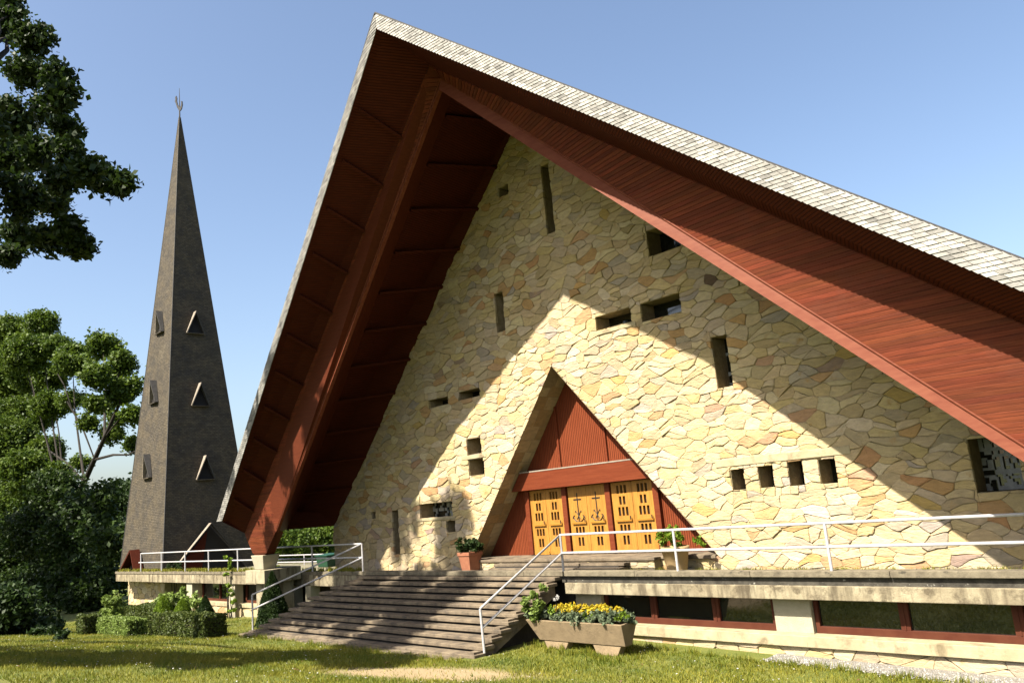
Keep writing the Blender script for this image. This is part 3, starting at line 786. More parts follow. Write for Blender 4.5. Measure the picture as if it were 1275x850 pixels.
# right basement: pillars, windows, sill, plinth
FY = -.72
MB().box(.9, FY + .10, -2.2, XR, FY + .2, -.46).build('dark_room', 'dark', ter)
for x0, x1 in ((.85, 1.72), (6.52, 7.36), (13.2, 14.0)):
    MB().box(x0, -.86, -1.18, x1, FY + .12, -.462).build('pillar', 'pillar', ter, bevel=.012)
MB().box(.6, -1.14, -1.39, XR, FY + .2, -1.175).build('window_sill', 'sill', ter, bevel=.01)
pw = MB().box(.6, -1.02, -2.2, XR, -.8, -1.392).build('plinth_wall', 'mortar', ter)
for p in rubble_polys(.7, 13.6, -1.86, -1.395, rows=(.17, .26), wid=(.35, .85)):
    s = stone(p, lambda x, z, h: (x, -1.03 - h, z), hmax=.05)
    if s: s.build('stone', 'stone', pw)
def bay(xa, xb, mull):
    w_ = MB(); fr = .075
    cuts = [xa] + mull + [xb]
    w_.box(xa, FY - .05, -1.174, xb, FY + .09, -1.04); w_.box(xa, FY - .05, -.52, xb, FY + .09, -.4605)
    wf = w_.build('basement_window', 'frame_red', ter, bevel=.006)
    for x in [xa + .04] + mull + [xb - .04]:
        hw = .09 if x in mull else .045
        MB().box(x - hw, FY - .045, -1.04, x + hw, FY + .09, -.52).build('mullion', 'frame_red', wf, bevel=.006)
        if x in mull: MB().box(x - .012, FY - .06, -1.035, x + .012, FY - .046, -.525).build('bead', 'frame_red', wf)
    for a, b in zip(cuts[:-1], cuts[1:]):
        MB().quad((a + .04, FY + .02, -1.05), (b - .04, FY + .02, -1.05), (b - .04, FY + .02, -.51), (a + .04, FY + .02, -.51)).build('pane', 'glass', wf)
bay(1.74, 6.50, [3.27, 5.02]); bay(7.38, 13.15, [9.18, 11.12])
# left basement: pillars, sill, plinth, recessed windows
MB().box(-28.0, .42, -2.6, S0 + 1.2, .6, -.42).build('basement_back_wall', 'reveal', ter)
for x0, x1 in ((-24.2, -23.55), (-19.55, -18.95), (-14.35, -13.75)):
    MB().box(x0, ED + .12, -2.2, x1, ED + .5, -.421).build('pillar', 'pillar', ter, bevel=.012)
MB().box(-23.5, -.95, -1.42, -13.8, -.55, -1.27).build('window_sill', 'sill', ter, bevel=.01)
pw2 = MB().box(-23.5, -.88, -2.6, -13.8, -.6, -1.422).build('plinth_wall', 'mortar', ter)
for p in rubble_polys(-23.5, -13.8, -2.3, -1.43, rows=(.22, .32), wid=(.4, .9)):
    s = stone(p, lambda x, z, h: (x, -.88 - h, z), hmax=.05)
    if s: s.build('stone', 'stone', pw2)
for a, b in ((-23.5, -19.6), (-18.9, -14.4)):
    m = MB().box(a, -.62, -1.268, b, -.54, -1.17).box(a, -.62, -.52, b, -.54, -.425)
    wf = m.build('basement_window', 'frame_red', ter)
    for x in np.linspace(a + .05, b - .05, 3): MB().box(x - .05, -.618, -1.168, x + .05, -.545, -.522).build('mullion', 'frame_red', wf)
    for i in range(2):
        c0, c1 = a + (b - a) * i / 2 + .1, a + (b - a) * (i + 1) / 2 - .1
        MB().quad((c0, -.57, -1.17), (c1, -.57, -1.17), (c1, -.57, -.52), (c0, -.57, -.52)).build('pane', 'glass', wf)
# wall under the landing and the white pier beside the stairs
MB().box(S0 - .1, ED + .5, -2, S1 + .2, ED + .9, -.125).build('landing_wall', 'stepdark', ter)
pp = aty(361, 745, -1.3)
MB().box(-12.75, -1.15, -1.6, -12.35, -.75, -.421).build('pier', 'pillar', ter, bevel=.01)

# =================================================================== stairs
stairs = thing('entrance_stairs', 'broad flight of worn concrete steps leading up to the terrace', 'stairs', (-4.5, -2.8, -1.5))
LX = [-8.75, -9.1, -9.55, -9.85, -10.1, -10.28, -10.4, -10.55, -10.72, -10.85, -11.0]
for k in range(11):
    zt = -.04 - .139 * k; yf = -1.39 - .288 * k; xr = .66 + (.02 if k % 2 else 0)
    x = LX[k]; cuts = [x, x + (xr - x) * R.uniform(.30, .37), x + (xr - x) * R.uniform(.62, .70), xr]
    for a, b in zip(cuts[:-1], cuts[1:]):
        dz = R.uniform(-.006, .006); dy = R.uniform(-.012, .012)
        MB().box(a + .004, yf + dy, zt - .085 + dz, b - .004, yf + .36, zt + dz).build('step', 'step', stairs, bevel=.014)
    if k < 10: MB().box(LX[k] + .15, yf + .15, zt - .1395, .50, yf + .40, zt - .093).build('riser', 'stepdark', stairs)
for sx_ in (0, 1):
    pf = []
    for k in range(11):
        zt = -.128 - .139 * k; yf = -1.33 - .288 * k; pf += [(yf, zt), (yf - .2, zt)] if k == 10 else [(yf, zt), (yf - .288, zt)]
    low = [(-4.41, -1.9), (-1.33, -.5)]
    pts = [(-1.33, -.128)] + pf[1:] + low
    a, b = (.34, .58) if sx_ == 0 else (-10.3, -10.1)
    if sx_: a_, b_ = [[(lx, y_, z_) for lx, (y_, z_) in zip(np.interp([p[0] for p in pts], [-4.4, -1.3], [-10.7, -8.6]) + o, pts)] for o in (0, .2)]
    else: a_, b_ = [(a, y_, z_) for y_, z_ in pts], [(b, y_, z_) for y_, z_ in pts]
    MB().prism(b_, a_).build('stringer', 'step', stairs)
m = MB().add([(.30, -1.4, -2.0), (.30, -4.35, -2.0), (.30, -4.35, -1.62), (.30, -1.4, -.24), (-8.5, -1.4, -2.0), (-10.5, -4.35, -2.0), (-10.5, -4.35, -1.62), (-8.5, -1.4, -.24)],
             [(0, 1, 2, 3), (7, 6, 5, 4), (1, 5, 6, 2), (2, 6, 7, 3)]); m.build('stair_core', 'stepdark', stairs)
MB().box(-11.0, -4.62, -1.75, .3, -4.28, -1.475).build('bottom_kerb', 'step', stairs, bevel=.02)

# =================================================================== railings
def railing(label, posts, rails, loc, r=.032):
    t = thing('railing', label, 'railing', loc, 'tubular railings of the terrace and stairs')
    for a, b in posts: MB().tube([a, b], r, 10).build('post', 'rail', t, smooth=False)
    for pts in rails: MB().tube(pts, r * .95, 10).build('rail', 'rail', t)
    return t
zt, zm = 1.02, .56
yb = ED + .03
RP = [.80, 4.42, 8.10, 11.8, 15.5, 19.2]
railing('long galvanised railing before the doors, sloping down beside the planter trough',
        [((x, yb, .1), (x, yb, zt)) for x in RP] + [((.68, -3.97, -1.42), (.67, -3.99, -.42))],
        [[(.67, -3.99, -.42), (.80, yb, zt), (20, yb, zt)], [(.68, -3.98, -.86), (.80, yb, zm)], [(.80, yb, zm), (20, yb, zm)]], (.8, yb, .1))
LP = [-30.0, -27.1, -24.1, -21.4, -18.4, -15.45, -12.1, -8.68]
Lb, Lt = aty(314.8, 781, -3.95), aty(314, 740, -3.95)
railing('galvanised railing before the tower, sloping down beside the tall conifer',
        [((x, yb, .1), (x, yb, zt)) for x in LP] + [(Lb - V((0, 0, .15)), Lt)],
        [[Lt, (LP[-1], yb, zt), (LP[0], yb, zt)], [Lt - V((0, 0, .48)), (LP[-1], yb, zm)], [(LP[-1], yb, zm), (LP[0] - .3, yb, zm)]], (-8.7, yb, .1))
RZ = aty(380, 690.3, 5).z
railing('short low railing at the far edge of the terrace behind the red frame foot',
        [((x, 5, -.33), (x, 5, RZ)) for x in (-26.9, -23.9, -20.95)], [[(-27.2, 5, RZ), (-20.2, 5, RZ)], [(-27.2, 5, RZ - .36), (-20.1, 5, RZ - .36)]], (-24, 5, 0), .03)

# =================================================================== bell tower
TX, TY, TH, TA = -32.1, 2.15, 28.2, 2.69
TC, TS = math.cos(.075), math.sin(.075)
tower = thing('bell_tower', 'tall slender slate-clad pyramid bell tower with a weathercock on its tip', 'tower', (TX, TY, -2))
def tw(u, v, z):    # u,v in -1..1 on the shrinking square
    a = TA * (1 - z / TH) + .02; return V((TX - .5 * z / TH + (u * TC - v * TS) * a, TY + (u * TS + v * TC) * a, z))
m = MB(); zs = np.linspace(-.33, TH - .15, 15)
for i in range(len(zs) - 1):
    for (u0, v0), (u1, v1) in (((-1, -1), (1, -1)), ((1, -1), (1, 1)), ((1, 1), (-1, 1)), ((-1, 1), (-1, -1))):
        m.quad(tw(u0, v0, zs[i]), tw(u1, v1, zs[i]), tw(u1, v1, zs[i + 1]), tw(u0, v0, zs[i + 1]))
spire = m.build('spire', 'tower', tower)
m = MB()                                  # lead capping on the corners
for u, v in ((-1, -1), (1, -1), (1, 1), (-1, 1)): m.tube([tw(u, v, .0), tw(u, v, TH - .2)], [.03, .02], 6)
m.build('corner_capping', 'slateroof', tower)
def hoodwin(face, z, wd, ht):
    """little triangular louvre window with a projecting hood"""
    zb_, zt_ = z, z + ht
    if face == 'x':
        c = tw(1, 0, zb_); ct = tw(1, 0, zt_); out = V((1, 0, 0)); al = V((0, 1, 0))
    else:
        c = tw(0, -1, zb_); ct = tw(0, -1, zt_); out = V((0, -1, 0)); al = V((1, 0, 0))
    pr_ = out * .34
    L0, R0, T0 = c - al * wd / 2, c + al * wd / 2, ct
    T1 = ct + pr_ * 1.15; L1 = L0 + pr_ * .45; R1 = R0 + pr_ * .45
    th = V((0, 0, .05))
    w_ = MB()
    s_ = al * .05
    w_.prism([L0 - s_, L1 - s_, T1 + th, T0 + th], [L0 + s_ * .2, L1 + s_ * .2, T1 - th, T0 - th])
    o = w_.build('hood_window', 'hood', tower)  # pale board: sunlit side of the hood given by colour
    MB().prism([R1 + s_, R0 + s_, T0 + th, T1 + th], [R1 - s_ * .2, R0 - s_ * .2, T0 - th, T1 - th]).build('hood_board', 'slateroof', o)  # dark board: shaded side of the hood given by colour
    q = .03 * out
    MB().add([L0 + q, R0 + q, T0 + q], [(0, 1, 2)]).build('opening', 'dark', o)
    MB().hexa([L0 + q - th, R0 + q - th, R1 + q - th, L1 + q - th, L0 + q, R0 + q, R1 + q, L1 + q]).build('sill', 'tower', o)
for (px, py, f) in ((234, 411, 'x'), (239.5, 505, 'x'), (246, 599, 'x')):
    d = ray(px, py); P = CAM + d * ((-29.8 - CAM.x) / d.x); hoodwin('x', P.z + .1, 1.02, 1.3)
for (py, px) in ((411, 194), (505, 184), (599, 178)):
    P = aty(px, py, .1); hoodwin('y', P.z + .1, .95, 1.3)
# triangular entrance in the foot of the tower, towards the church
d = ray(251, 652); P = CAM + d * ((-29.2 - CAM.x) / d.x)
m = MB(); T = V((-29.3, TY + .1, P.z)); ze = -.31
for s in (-1, 1):
    a = V((-29.38, TY + s * 2.2, ze)); b = a + V((.22, 0, 0)); t2 = T + V((.3, 0, .0))
    e = V((0, s * .02, .02))
    MB().prism([a, b, t2, T], [a + e, b + e, t2 + e, T + e]).build('porch_hood', 'hood' if s < 0 else 'slateroof', tower)  # lit side painted pale, shaded side dark, by choice of material
MB().add([(-29.31, TY - 2.15, ze), (-29.31, TY + 2.15, ze), (-29.31 - .1, TY + .1, P.z - .05)], [(0, 1, 2)]).build('porch_opening', 'dark', tower)
m = MB(); m.add([(-29.26, TY - 2.0, ze), (-29.26, TY - .4, ze), (-29.35, TY + .0, P.z - .4)], [(0, 1, 2)]); m.build('porch_panel', 'soffit', tower)
for s in (-1,):                          # small red gable vent at the foot of the front face
    a, b, t = V((TX - 2.1, TY - TA - .05, -.31)), V((TX + .9, TY - TA - .05, -.31)), V((TX + .05, TY - TA - .02, 1.15))
    MB().add([a, b, t], [(0, 1, 2)]).build('foot_opening', 'dark', tower)
    e = V((0, -.5, 0)); u = V((-.05, 0, .08))
    MB().prism([a, a + e, t + e, t], [a + u, a + e + u, t + e + u, t + u]).build('foot_hood', 'soffit', tower)
    u = V((.05, 0, .08)); MB().prism([b + e, b, t, t + e], [b + e + u, b + u, t + u, t + e + u]).build('foot_hood', 'soffit', tower)
tb = MB().box(TX - TA - .05, TY - TA + .35, -4, TX + TA + .1, TY + TA, -.425).build('tower_base', 'mortar', tower)
for p in rubble_polys(TX - TA - .02, TX + TA + .05, -3.6, -.43, rows=(.2, .34), wid=(.35, .9)):
    s = stone(p, lambda x, z, h: (x, TY - TA + .34 - h, z), hmax=.05)
    if s: s.build('stone', 'stone', tb)
# weathercock
m = MB(); tip = V((TX - .5, TY, TH - .15))
m.tube([tip, tip + V((0, 0, 2.0))], [.05, .012], 6); vane = m.build('weathercock_rod', 'iron', tower)
q = V((.92, .38, 0)).normalized()
prof = [(-.80, 1.75), (-.68, 1.85), (-.72, 2.15), (-.55, 2.3), (-.42, 2.0), (-.46, 1.7), (-.30, 1.25), (.05, .85), (.28, .95), (.36, 1.3), (.32, 1.5), (.50, 1.45), (.56, 1.05), (.42, .65), (.18, .45), (-.05, .5), (-.40, .95), (-.62, 1.45)]
th = V((-q.y, q.x, 0)) * .03
pts = [tip + q * (x * .48) + V((0, 0, z * .62 + .1)) for x, z in prof]
MB().prism([p + th for p in pts], [p - th for p in pts]).build('weathercock', 'iron', vane)

# =================================================================== planters
g0 = V((2.55, -3.05, 0)); gzp = gz(3.2, -2.8) + .09
x0, x1, yA, yB = .98, 3.98, -2.85, -2.3; zB, zT = gzp + .12, gzp + .60
tr = thing('planter_trough', 'long brown concrete flower trough on two feet beside the stairs', 'planter', (2.9, -2.8, gzp))
m = MB(); o_ = [(x0 + .28, yA + .16, zB), (x1 - .28 + .2, yA + .16, zB), (x1 - .28 + .2, yB - .16, zB), (x0 + .28, yB - .16, zB), (x0, yA, zT), (x1, yA, zT), (x1, yB, zT), (x0, yB, zT)]
i_ = [(x0 + .08, yA + .08, zT), (x1 - .08, yA + .08, zT), (x1 - .08, yB - .08, zT), (x0 + .08, yB - .08, zT), (x0 + .1, yA + .12, zT - .07), (x1 - .1, yA + .12, zT - .07), (x1 - .1, yB - .12, zT - .07), (x0 + .1, yB - .12, zT - .07)]
m.add(o_ + i_, [(3, 2, 1, 0), (0, 1, 5, 4), (1, 2, 6, 5), (2, 3, 7, 6), (3, 0, 4, 7), (4, 5, 9, 8), (5, 6, 10, 9), (6, 7, 11, 10), (7, 4, 8, 11), (8, 9, 13, 12), (9, 10, 14, 13), (10, 11, 15, 14), (11, 8, 12, 15)])
m.build('trough', 'trough', tr, bevel=.012)
MB().quad((x0 + .09, yA + .1, zT - .06), (x1 - .09, yA + .1, zT - .06), (x1 - .09, yB - .1, zT - .06), (x0 + .09, yB - .1, zT - .06)).build('earth', 'soil', tr)
for a, b in ((x0 + .40, x0 + 1.20), (x1 - 1.05, x1 - .22)):
    MB().hexa([(a + .12, yA + .16, gzp - .1), (b - .12, yA + .16, gzp - .1), (b - .12, yB - .16, gzp - .1), (a + .12, yB - .16, gzp - .1), (a, yA + .18, zB - .002), (b, yA + .18, zB - .002), (b, yB - .18, zB - .002), (a, yB - .18, zB - .002)]).build('foot', 'trough', tr, bevel=.012)
def foliage(name, mat, clusters, per, size, label=None, cat=None, kind=None, parent=None, **kw):
    q, t = blobs(clusters, per, size, **kw); me = mesh_np(name, q, 4, t); o = link(name, me, mat, parent, kind=kind)
    if label: tag(o, label, cat)
    return o
cl = [(x, R.uniform(yA + .1, yB - .15), zT + R.uniform(.02, .14), .16) for x in np.linspace(x0 + .05, x1 - .05, 34)]
foliage('trailing_greenery', 'leaf_grey', cl, 22 * 22 * 16, .045, 'grey green trailing foliage spilling over the rim of the concrete trough', 'plant', shell=.1)
cl = [(x, R.uniform(yA + .15, yB - .15), zT + .27 + R.uniform(-.08, .03), .08) for x in list(np.linspace(x0 + .8, x0 + 1.85, 26)) + list(np.linspace(x0 + 1.9, x1 - .25, 28))]
foliage('yellow_flowers', 'flower_y', cl, 22 * 22 * 17, .034, 'low row of bright yellow flowers growing along the concrete trough', 'flowers', shell=.1)
foliage('flower_leaves', 'leaf_cone', [(x, R.uniform(yA + .1, yB - .1), zT + R.uniform(.08, .22), .12) for x in np.linspace(x0 + .7, x1 - .1, 30)], 22 * 22 * 12, .04, 'fresh green leaves between the yellow flowers of the trough', 'plant', shell=.1)
m = thing('leafy_plant', 'tall bright green leafy plant at the stair end of the trough', 'plant', (x0 + .38, -2.8, zT))
for i in range(6): 
    s = V((x0 + .38 + R.uniform(-.12, .12), -2.8 + R.uniform(-.1, .1), zT - .05)); MB().tube([s, s + V((R.uniform(-.12, .12), R.uniform(-.1, .1), R.uniform(.45, .8)))], [.010, .005], 5).build('stem', 'leaf_cone', m)
foliage('foliage', 'leaf_pale', [(x0 + .38 + R.uniform(-.22, .22), -2.8 + R.uniform(-.2, .2), zT + .1 + .12 * i, .17 - .008 * i) for i in range(6)] + [(x0 + .15, -2.9, zT + .25, .14)], 22 * 22 * 14, .06, parent=m, shell=.2)
m = thing('dried_flower', 'dry brown seed head on a thin stalk standing above the yellow flowers', 'plant', (x0 + .98, -2.75, zT))
MB().tube([(x0 + .98, -2.75, zT), (x0 + 1.0, -2.75, zT + .5)], .008, 5).build('stem', 'soil', m)
foliage('seed_head', 'flower_w', [(x0 + 1.0, -2.75, zT + .5, .09)], 22 * 22 * 14, .025, parent=m)

def pot(label, c, w0, w1, h, mat, square=False):
    t = thing('flower_pot', label, 'flower pot', c); m = MB(); x, y_, z = c
    seg = 4 if square else 24; k = 1.25 if square else 1
    prof = [(w0 / 2 * k, 0), (w1 / 2 * k * .97, h * .82), (w1 / 2 * k * 1.06, h * .83), (w1 / 2 * k * 1.06, h), (w1 / 2 * k * .9, h), (w1 / 2 * k * .88, h * .88)]
    vs = MB(); 
    vsl = vs.lathe(c, prof, seg)
    if square:
        vs.v = [(x + (p[0] - x) * math.cos(math.pi / 4) - (p[1] - y_) * math.sin(math.pi / 4), y_ + (p[0] - x) * math.sin(math.pi / 4) + (p[1] - y_) * math.cos(math.pi / 4), p[2]) for p in vs.v]
    vs.build('body', mat, t, smooth=not square, bevel=.01 if square else 0)
    MB().lathe((x, y_, z + h * .9), [(w1 / 2 * .8, 0), (.001, .01)], 12).build('earth', 'soil', t)
    return t
pot('reddish terracotta pot left of the church doors, dark leafy plant in it', (-3.72, -.52, .0), .42, .60, .60, 'terracotta', True)
foliage('pot_plant', 'leaf_dark', [(-3.75 + R.uniform(-.32, .28), -.52 + R.uniform(-.2, .2), .72 + R.uniform(-.05, .22), .17) for _ in range(9)], 22 * 22 * 12, .055, 'dark bushy plant in the reddish pot left of the church doors', 'plant', shell=.2)
pot('sandy tapered pot right of the church doors, fresh green plant in it', (3.95, -.55, .0), .46, .66, .60, 'cream_pot')
foliage('pot_plant', 'leaf_cone', [(3.82 + R.uniform(-.25, .25), -.55 + R.uniform(-.2, .2), .74 + R.uniform(-.05, .22), .16) for _ in range(8)] + [(4.5, -.5, .72, .13), (4.7, -.5, .66, .08)], 22 * 22 * 9, .05, 'fresh green plant in the sandy pot right of the church doors', 'plant', shell=.2)

# moss and grass tufts along the coping
P = []
for _ in range(420):
    u = R.random()
    x = R.uniform(-33.5, -9) if u < .6 else R.uniform(.9, 13)
    y_ = R.uniform(-1.18, -.98) if x < 0 else R.uniform(-.95, -.2)
    P += [(x + R.gauss(0, .07), y_ + R.gauss(0, .03), .1 if x < 0 else .0) for _ in range(22)]
P = np.array(P); N = len(P); H = NR.uniform(.03, .12, N) * np.where(P[:, 0] < 0, 1.5, .9); a = NR.uniform(0, 6.28, N); wd = NR.uniform(.006, .014, N) * np.where(P[:, 0] < 0, 2, 1)
A = P + np.stack([-np.cos(a) * wd, -np.sin(a) * wd, 0 * a], 1); Bq = P + np.stack([np.cos(a) * wd, np.sin(a) * wd, 0 * a], 1); T = P + np.stack([NR.normal(size=N) * .04, NR.normal(size=N) * .04, H], 1)
link('weeds', mesh_np('weeds', np.stack([A, Bq, T], 1).reshape(-1, 3), 3, np.clip(NR.uniform(.3, 1.1, N), 0, 1)), 'blade', kind='stuff')

P = []
while len(P) < 420:          # dry leaves blown onto the lawn
    x, y = lawn_pt()
    if x is not None: P.append((x, y, gz(x, y) + R.uniform(.02, .06)))
link('fallen_leaves', mesh_np('fallen_leaves', leaf_quads(np.array(P), .035, 2.0, .6), 4, NR.uniform(0, 1, len(P))), 'leaf_dry', kind='stuff')
# daisies and tall tufts scattered in the lawn
P = []
while len(P) < 900:
    x, y = lawn_pt()
    if x is None or math.sin(x * .9 + 2) * math.sin(y * 1.3) < R.uniform(-.6, .8): continue
    P.append((x, y, gz(x, y) + R.uniform(.05, .09)))
link('daisies', mesh_np('daisies', leaf_quads(np.array(P), .018, 2.5, .9), 4, NR.uniform(0, 1, len(P))), 'flower_w', kind='stuff')
P = []
for _ in range(150):
    u = R.random()
    if u < .5: x = R.uniform(.9, 13); y = -1.6 - .03 * max(0, x - 4) - R.uniform(0, .25)
    elif u < .75: x = R.uniform(.8, 4.2); y = R.uniform(-3.2, -2.2)
    else: x = R.uniform(-12, 1); y = -4.65 - R.uniform(0, .15)
    z = gz(x, y)
    for _ in range(26): P.append((x + R.gauss(0, .06), y + R.gauss(0, .05), z))
P = np.array(P); N = len(P); H = NR.uniform(.06, .19, N); a = NR.uniform(0, 6.28, N); wd = NR.uniform(.006, .012, N)
A = P + np.stack([-np.cos(a) * wd, -np.sin(a) * wd, 0 * a], 1); Bq = P + np.stack([np.cos(a) * wd, np.sin(a) * wd, 0 * a], 1); T = P + np.stack([NR.normal(size=N) * .05, NR.normal(size=N) * .05, H], 1)
link('tall_grass', mesh_np('tall_grass', np.stack([A, Bq, T], 1).reshape(-1, 3), 3, NR.uniform(0, .9, N)), 'blade', kind='stuff')

# =================================================================== bushes and hedges left
def hedge(x0, x1, y0, y1, h, mat, label, per=900, leaf=.05, cols=None):
    C = []; xs_ = abs(x1 - x0); n = int(per * (xs_ * h + xs_ * (y1 - y0) + 2 * (y1 - y0) * h))
    F = [(xs_ * h, 0), (xs_ * (y1 - y0), 1), ((y1 - y0) * h, 2), ((y1 - y0) * h, 3), (xs_ * h, 4)]
    tot = sum(f[0] for f in F)
    for a_, k in F:
        N = int(n * a_ / tot * 1.6); u = NR.uniform(0, 1, N); v = NR.uniform(0, 1, N); dd = np.abs(NR.normal(size=N)) * .05 - .02
        wob = .035 * np.sin(u * xs_ * 5) + .03 * np.sin(v * 9 + u * 3)
        if k == 0: p = (x0 + u * xs_, y0 + dd + wob, v * h)
        if k == 1: p = (x0 + u * xs_, y0 + v * (y1 - y0), h - dd + wob)
        if k == 2: p = (x0 + dd, y0 + u * (y1 - y0), v * h)
        if k == 3: p = (x1 - dd, y0 + u * (y1 - y0), v * h)
        if k == 4: p = (x0 + u * xs_, y1 - dd, v * h)
        X, Y, Z = [np.broadcast_to(np.asarray(t, float), (N,)) for t in p]
        C.append(np.stack([X, Y, Z + np.array([gz(a, b) for a, b in zip(X, Y)])], 1))
    C = np.concatenate(C); t = thing('hedge', label, 'hedge', ((x0 + x1) / 2, (y0 + y1) / 2, gz((x0 + x1) / 2, y0)))
    me = mesh_np('foliage', leaf_quads(C, leaf, .2), 4, NR.uniform(0, 1, len(C))); link('foliage', me, mat, t)
    z0 = gz((x0 + x1) / 2, y0)
    MB().box(x0 + .08, y0 + .08, z0 - .5, x1 - .08, y1 - .08, z0 + h - .1).build('branch_core', 'soil', t)
    return t
hedge(-16.6, -11.55, -5.55, -4.75, .76, 'leaf_hedge', 'long dark clipped hedge beside the foot of the stairs', leaf=.045)
hedge(-20.6, -17.0, -6.1, -5.4, .62, 'leaf_pale', 'low pale green clipped hedge on the lawn left of the long dark hedge', leaf=.045)
hedge(-21.9, -20.9, -6.5, -5.8, .75, 'leaf_hedge', 'small square clipped box bush at the outer end of the pale hedge')
hedge(-23.9, -19.5, -4.0, -3.0, .85, 'leaf_hedge', 'rounded dark hedge behind the pale hedge, under the trees', leaf=.055)
def cone(px, pyb, pyt, wpx, Y, mat, label, leaf=.05, name='conical_bush', round_=.6):
    b = aty(px, pyb, Y); t_ = aty(px, pyt, Y); H = t_.z - b.z; dist = (b - CAM).length; rad = wpx / 2 / FPX * dist
    N = int(12000 * max(.4, H * rad / 1.0)); u = NR.uniform(0, 1, N) ** .8; a = NR.uniform(0, 6.283, N)
    rr = rad * (1 - u ** (1.6 if round_ > .5 else 1.15)) ** (.62 if round_ > .5 else .9) * (.9 + .1 * np.sin(a * 5 + u * 8)) * (1 - np.abs(NR.normal(size=N)) * .07)
    C = np.stack([b.x + rr * np.cos(a), b.y + rr * np.sin(a), b.z + u * H], 1)
    t = thing(name, label, 'bush', b); link('foliage', mesh_np('foliage', leaf_quads(C, leaf, .2), 4, NR.uniform(0, 1, N)), mat, t)
    e1, e2 = (1.6, .62) if round_ > .5 else (1.15, .9)
    prof = [(rad * (1 - k ** e1) ** e2 * .8 + .01, k * H * .93) for k in np.linspace(0, 1, 8)]
    MB().lathe(b, prof, 12).build('branch_core', 'soil', t)
cone(204, 778, 742, 27, -3.9, 'leaf_cone', 'bright green rounded conical bush behind the dark hedge')
cone(228, 776, 745, 24, -3.9, 'leaf_cone', 'smaller darker round bush between the bright cone and the pointed cone', leaf=.05)
cone(256, 780, 742, 32, -3.7, 'leaf_dark', 'dark pointed conical bush behind the hedge below the terrace', round_=.3)
cone(341, 792, 712, 50, -2.6, 'leaf_dark', 'tall dark conifer standing beside the left edge of the stairs', round_=.3, name='conifer', leaf=.06)
def bush(name, label, mat, pl, Y, per, leaf, cat='shrub', dy=.5):
    cl = []
    for px, py, r in pl:
        p = aty(px, py, Y + R.uniform(-dy, dy)); d_ = (p - CAM).length; cl.append((p.x, p.y, p.z, r / FPX * d_))
    z0 = min(c[2] - c[3] for c in cl); cx = sum(c[0] for c in cl) / len(cl)
    t = thing(name, label, cat, (cx, Y, gz(cx, Y)))
    q, tt = blobs(cl, per, leaf); link('foliage', mesh_np('foliage', q, 4, tt), mat, t)
    for c in cl[:6]: MB().tube([(cx + R.uniform(-.3, .3), Y, gz(cx, Y) - .1), (c[0], c[1], c[2])], [.03, .012], 5).build('stem', 'bark', t)
    return t
bush('shrub', 'tall pale green shrub at the corner of the tower base', 'leaf_pale', [(140, 745, 9), (143, 755, 10), (138, 765, 11), (147, 770, 11), (135, 778, 12), (150, 782, 12), (165, 783, 9)], -3.6, 2600, .09)
bush('shrub', 'light green broad-leaved shrub under the terrace edge, behind the cones', 'leaf_pale', [(205, 745, 9), (222, 742, 9), (195, 758, 12), (180, 770, 10), (238, 745, 8), (215, 752, 12), (245, 752, 8), (186, 780, 9)], -2.4, 2600, .09)
iv = bush('climbing_ivy', 'climbing ivy hanging over the terrace pillar in front of the tower', 'leaf_cone', [(282, 716, 4), (283, 728, 4), (286, 738, 5), (290, 748, 4), (288, 760, 5), (291, 772, 5), (284, 696, 5), (285, 706, 4)], -1.35, 3000, .07, 'ivy', .05)
bush('weed_plant', 'green weed growing on the terrace beside the porch of the tower', 'leaf_dark', [(217, 702, 6), (212, 707, 5), (222, 706, 5)], -.7, 2600, .07, 'plant', .2)
bush('weed_plant', 'yellow green weed on the terrace right of the red frame foot', 'leaf_yel', [(344, 706, 5), (350, 708, 4), (358, 709, 3), (365, 709, 3)], .3, 3500, .06, 'plant', .2)
# green bin at the rear of the terrace
b0 = aty(409, 707, 4.2)
bn = thing('wheelie_bin', 'green plastic bin standing at the far end of the terrace', 'bin', (b0.x, 4.2, 0))
MB().hexa([(b0.x - .45, 3.9, -.32), (b0.x + .45, 3.9, -.32), (b0.x + .45, 4.5, -.32), (b0.x - .45, 4.5, -.32), (b0.x - .55, 3.8, .22), (b0.x + .55, 3.8, .22), (b0.x + .55, 4.6, .22), (b0.x - .55, 4.6, .22)]).build('body', 'bin', bn, bevel=.03)
MB().hexa([(b0.x - .6, 3.75, .222), (b0.x + .6, 3.75, .222), (b0.x + .6, 4.65, .222), (b0.x - .6, 4.65, .222), (b0.x - .55, 3.8, .26), (b0.x + .55, 3.8, .26), (b0.x + .55, 4.6, .30), (b0.x - .55, 4.6, .30)]).build('lid', 'bin', bn, bevel=.02)

# =================================================================== trees
def tree(name, label, mat, clusters, trunk, per, leaf, trunk_r=.35, limbs=14, bark='bark', group=None, **kw):
    t = thing(name, label, 'tree', trunk[0], group)
    q, tt = blobs(clusters, per, leaf, **kw); link('crown', mesh_np('crown', q, 4, tt), mat, t)
    n = len(trunk); MB().tube(trunk, [trunk_r * (1 - .75 * i / (n - 1)) for i in range(n)], 10).build('trunk', bark, t, smooth=True)
    top = [V(p) for p in trunk]; m = MB()
    for c in clusters[:limbs]:
        c_ = V(c[:3]); s = min(top[1:], key=lambda p: (p - c_).length + (3 if p.z > c_.z else 0))
        mid = s.lerp(c_, .5) + V((R.uniform(-.4, .4), R.uniform(-.4, .4), R.uniform(.1, .7)))
        m.tube([s, mid, c_], [trunk_r * .28, trunk_r * .16, trunk_r * .05], 6)
    m.build('limb', bark, t, smooth=True)
    return t
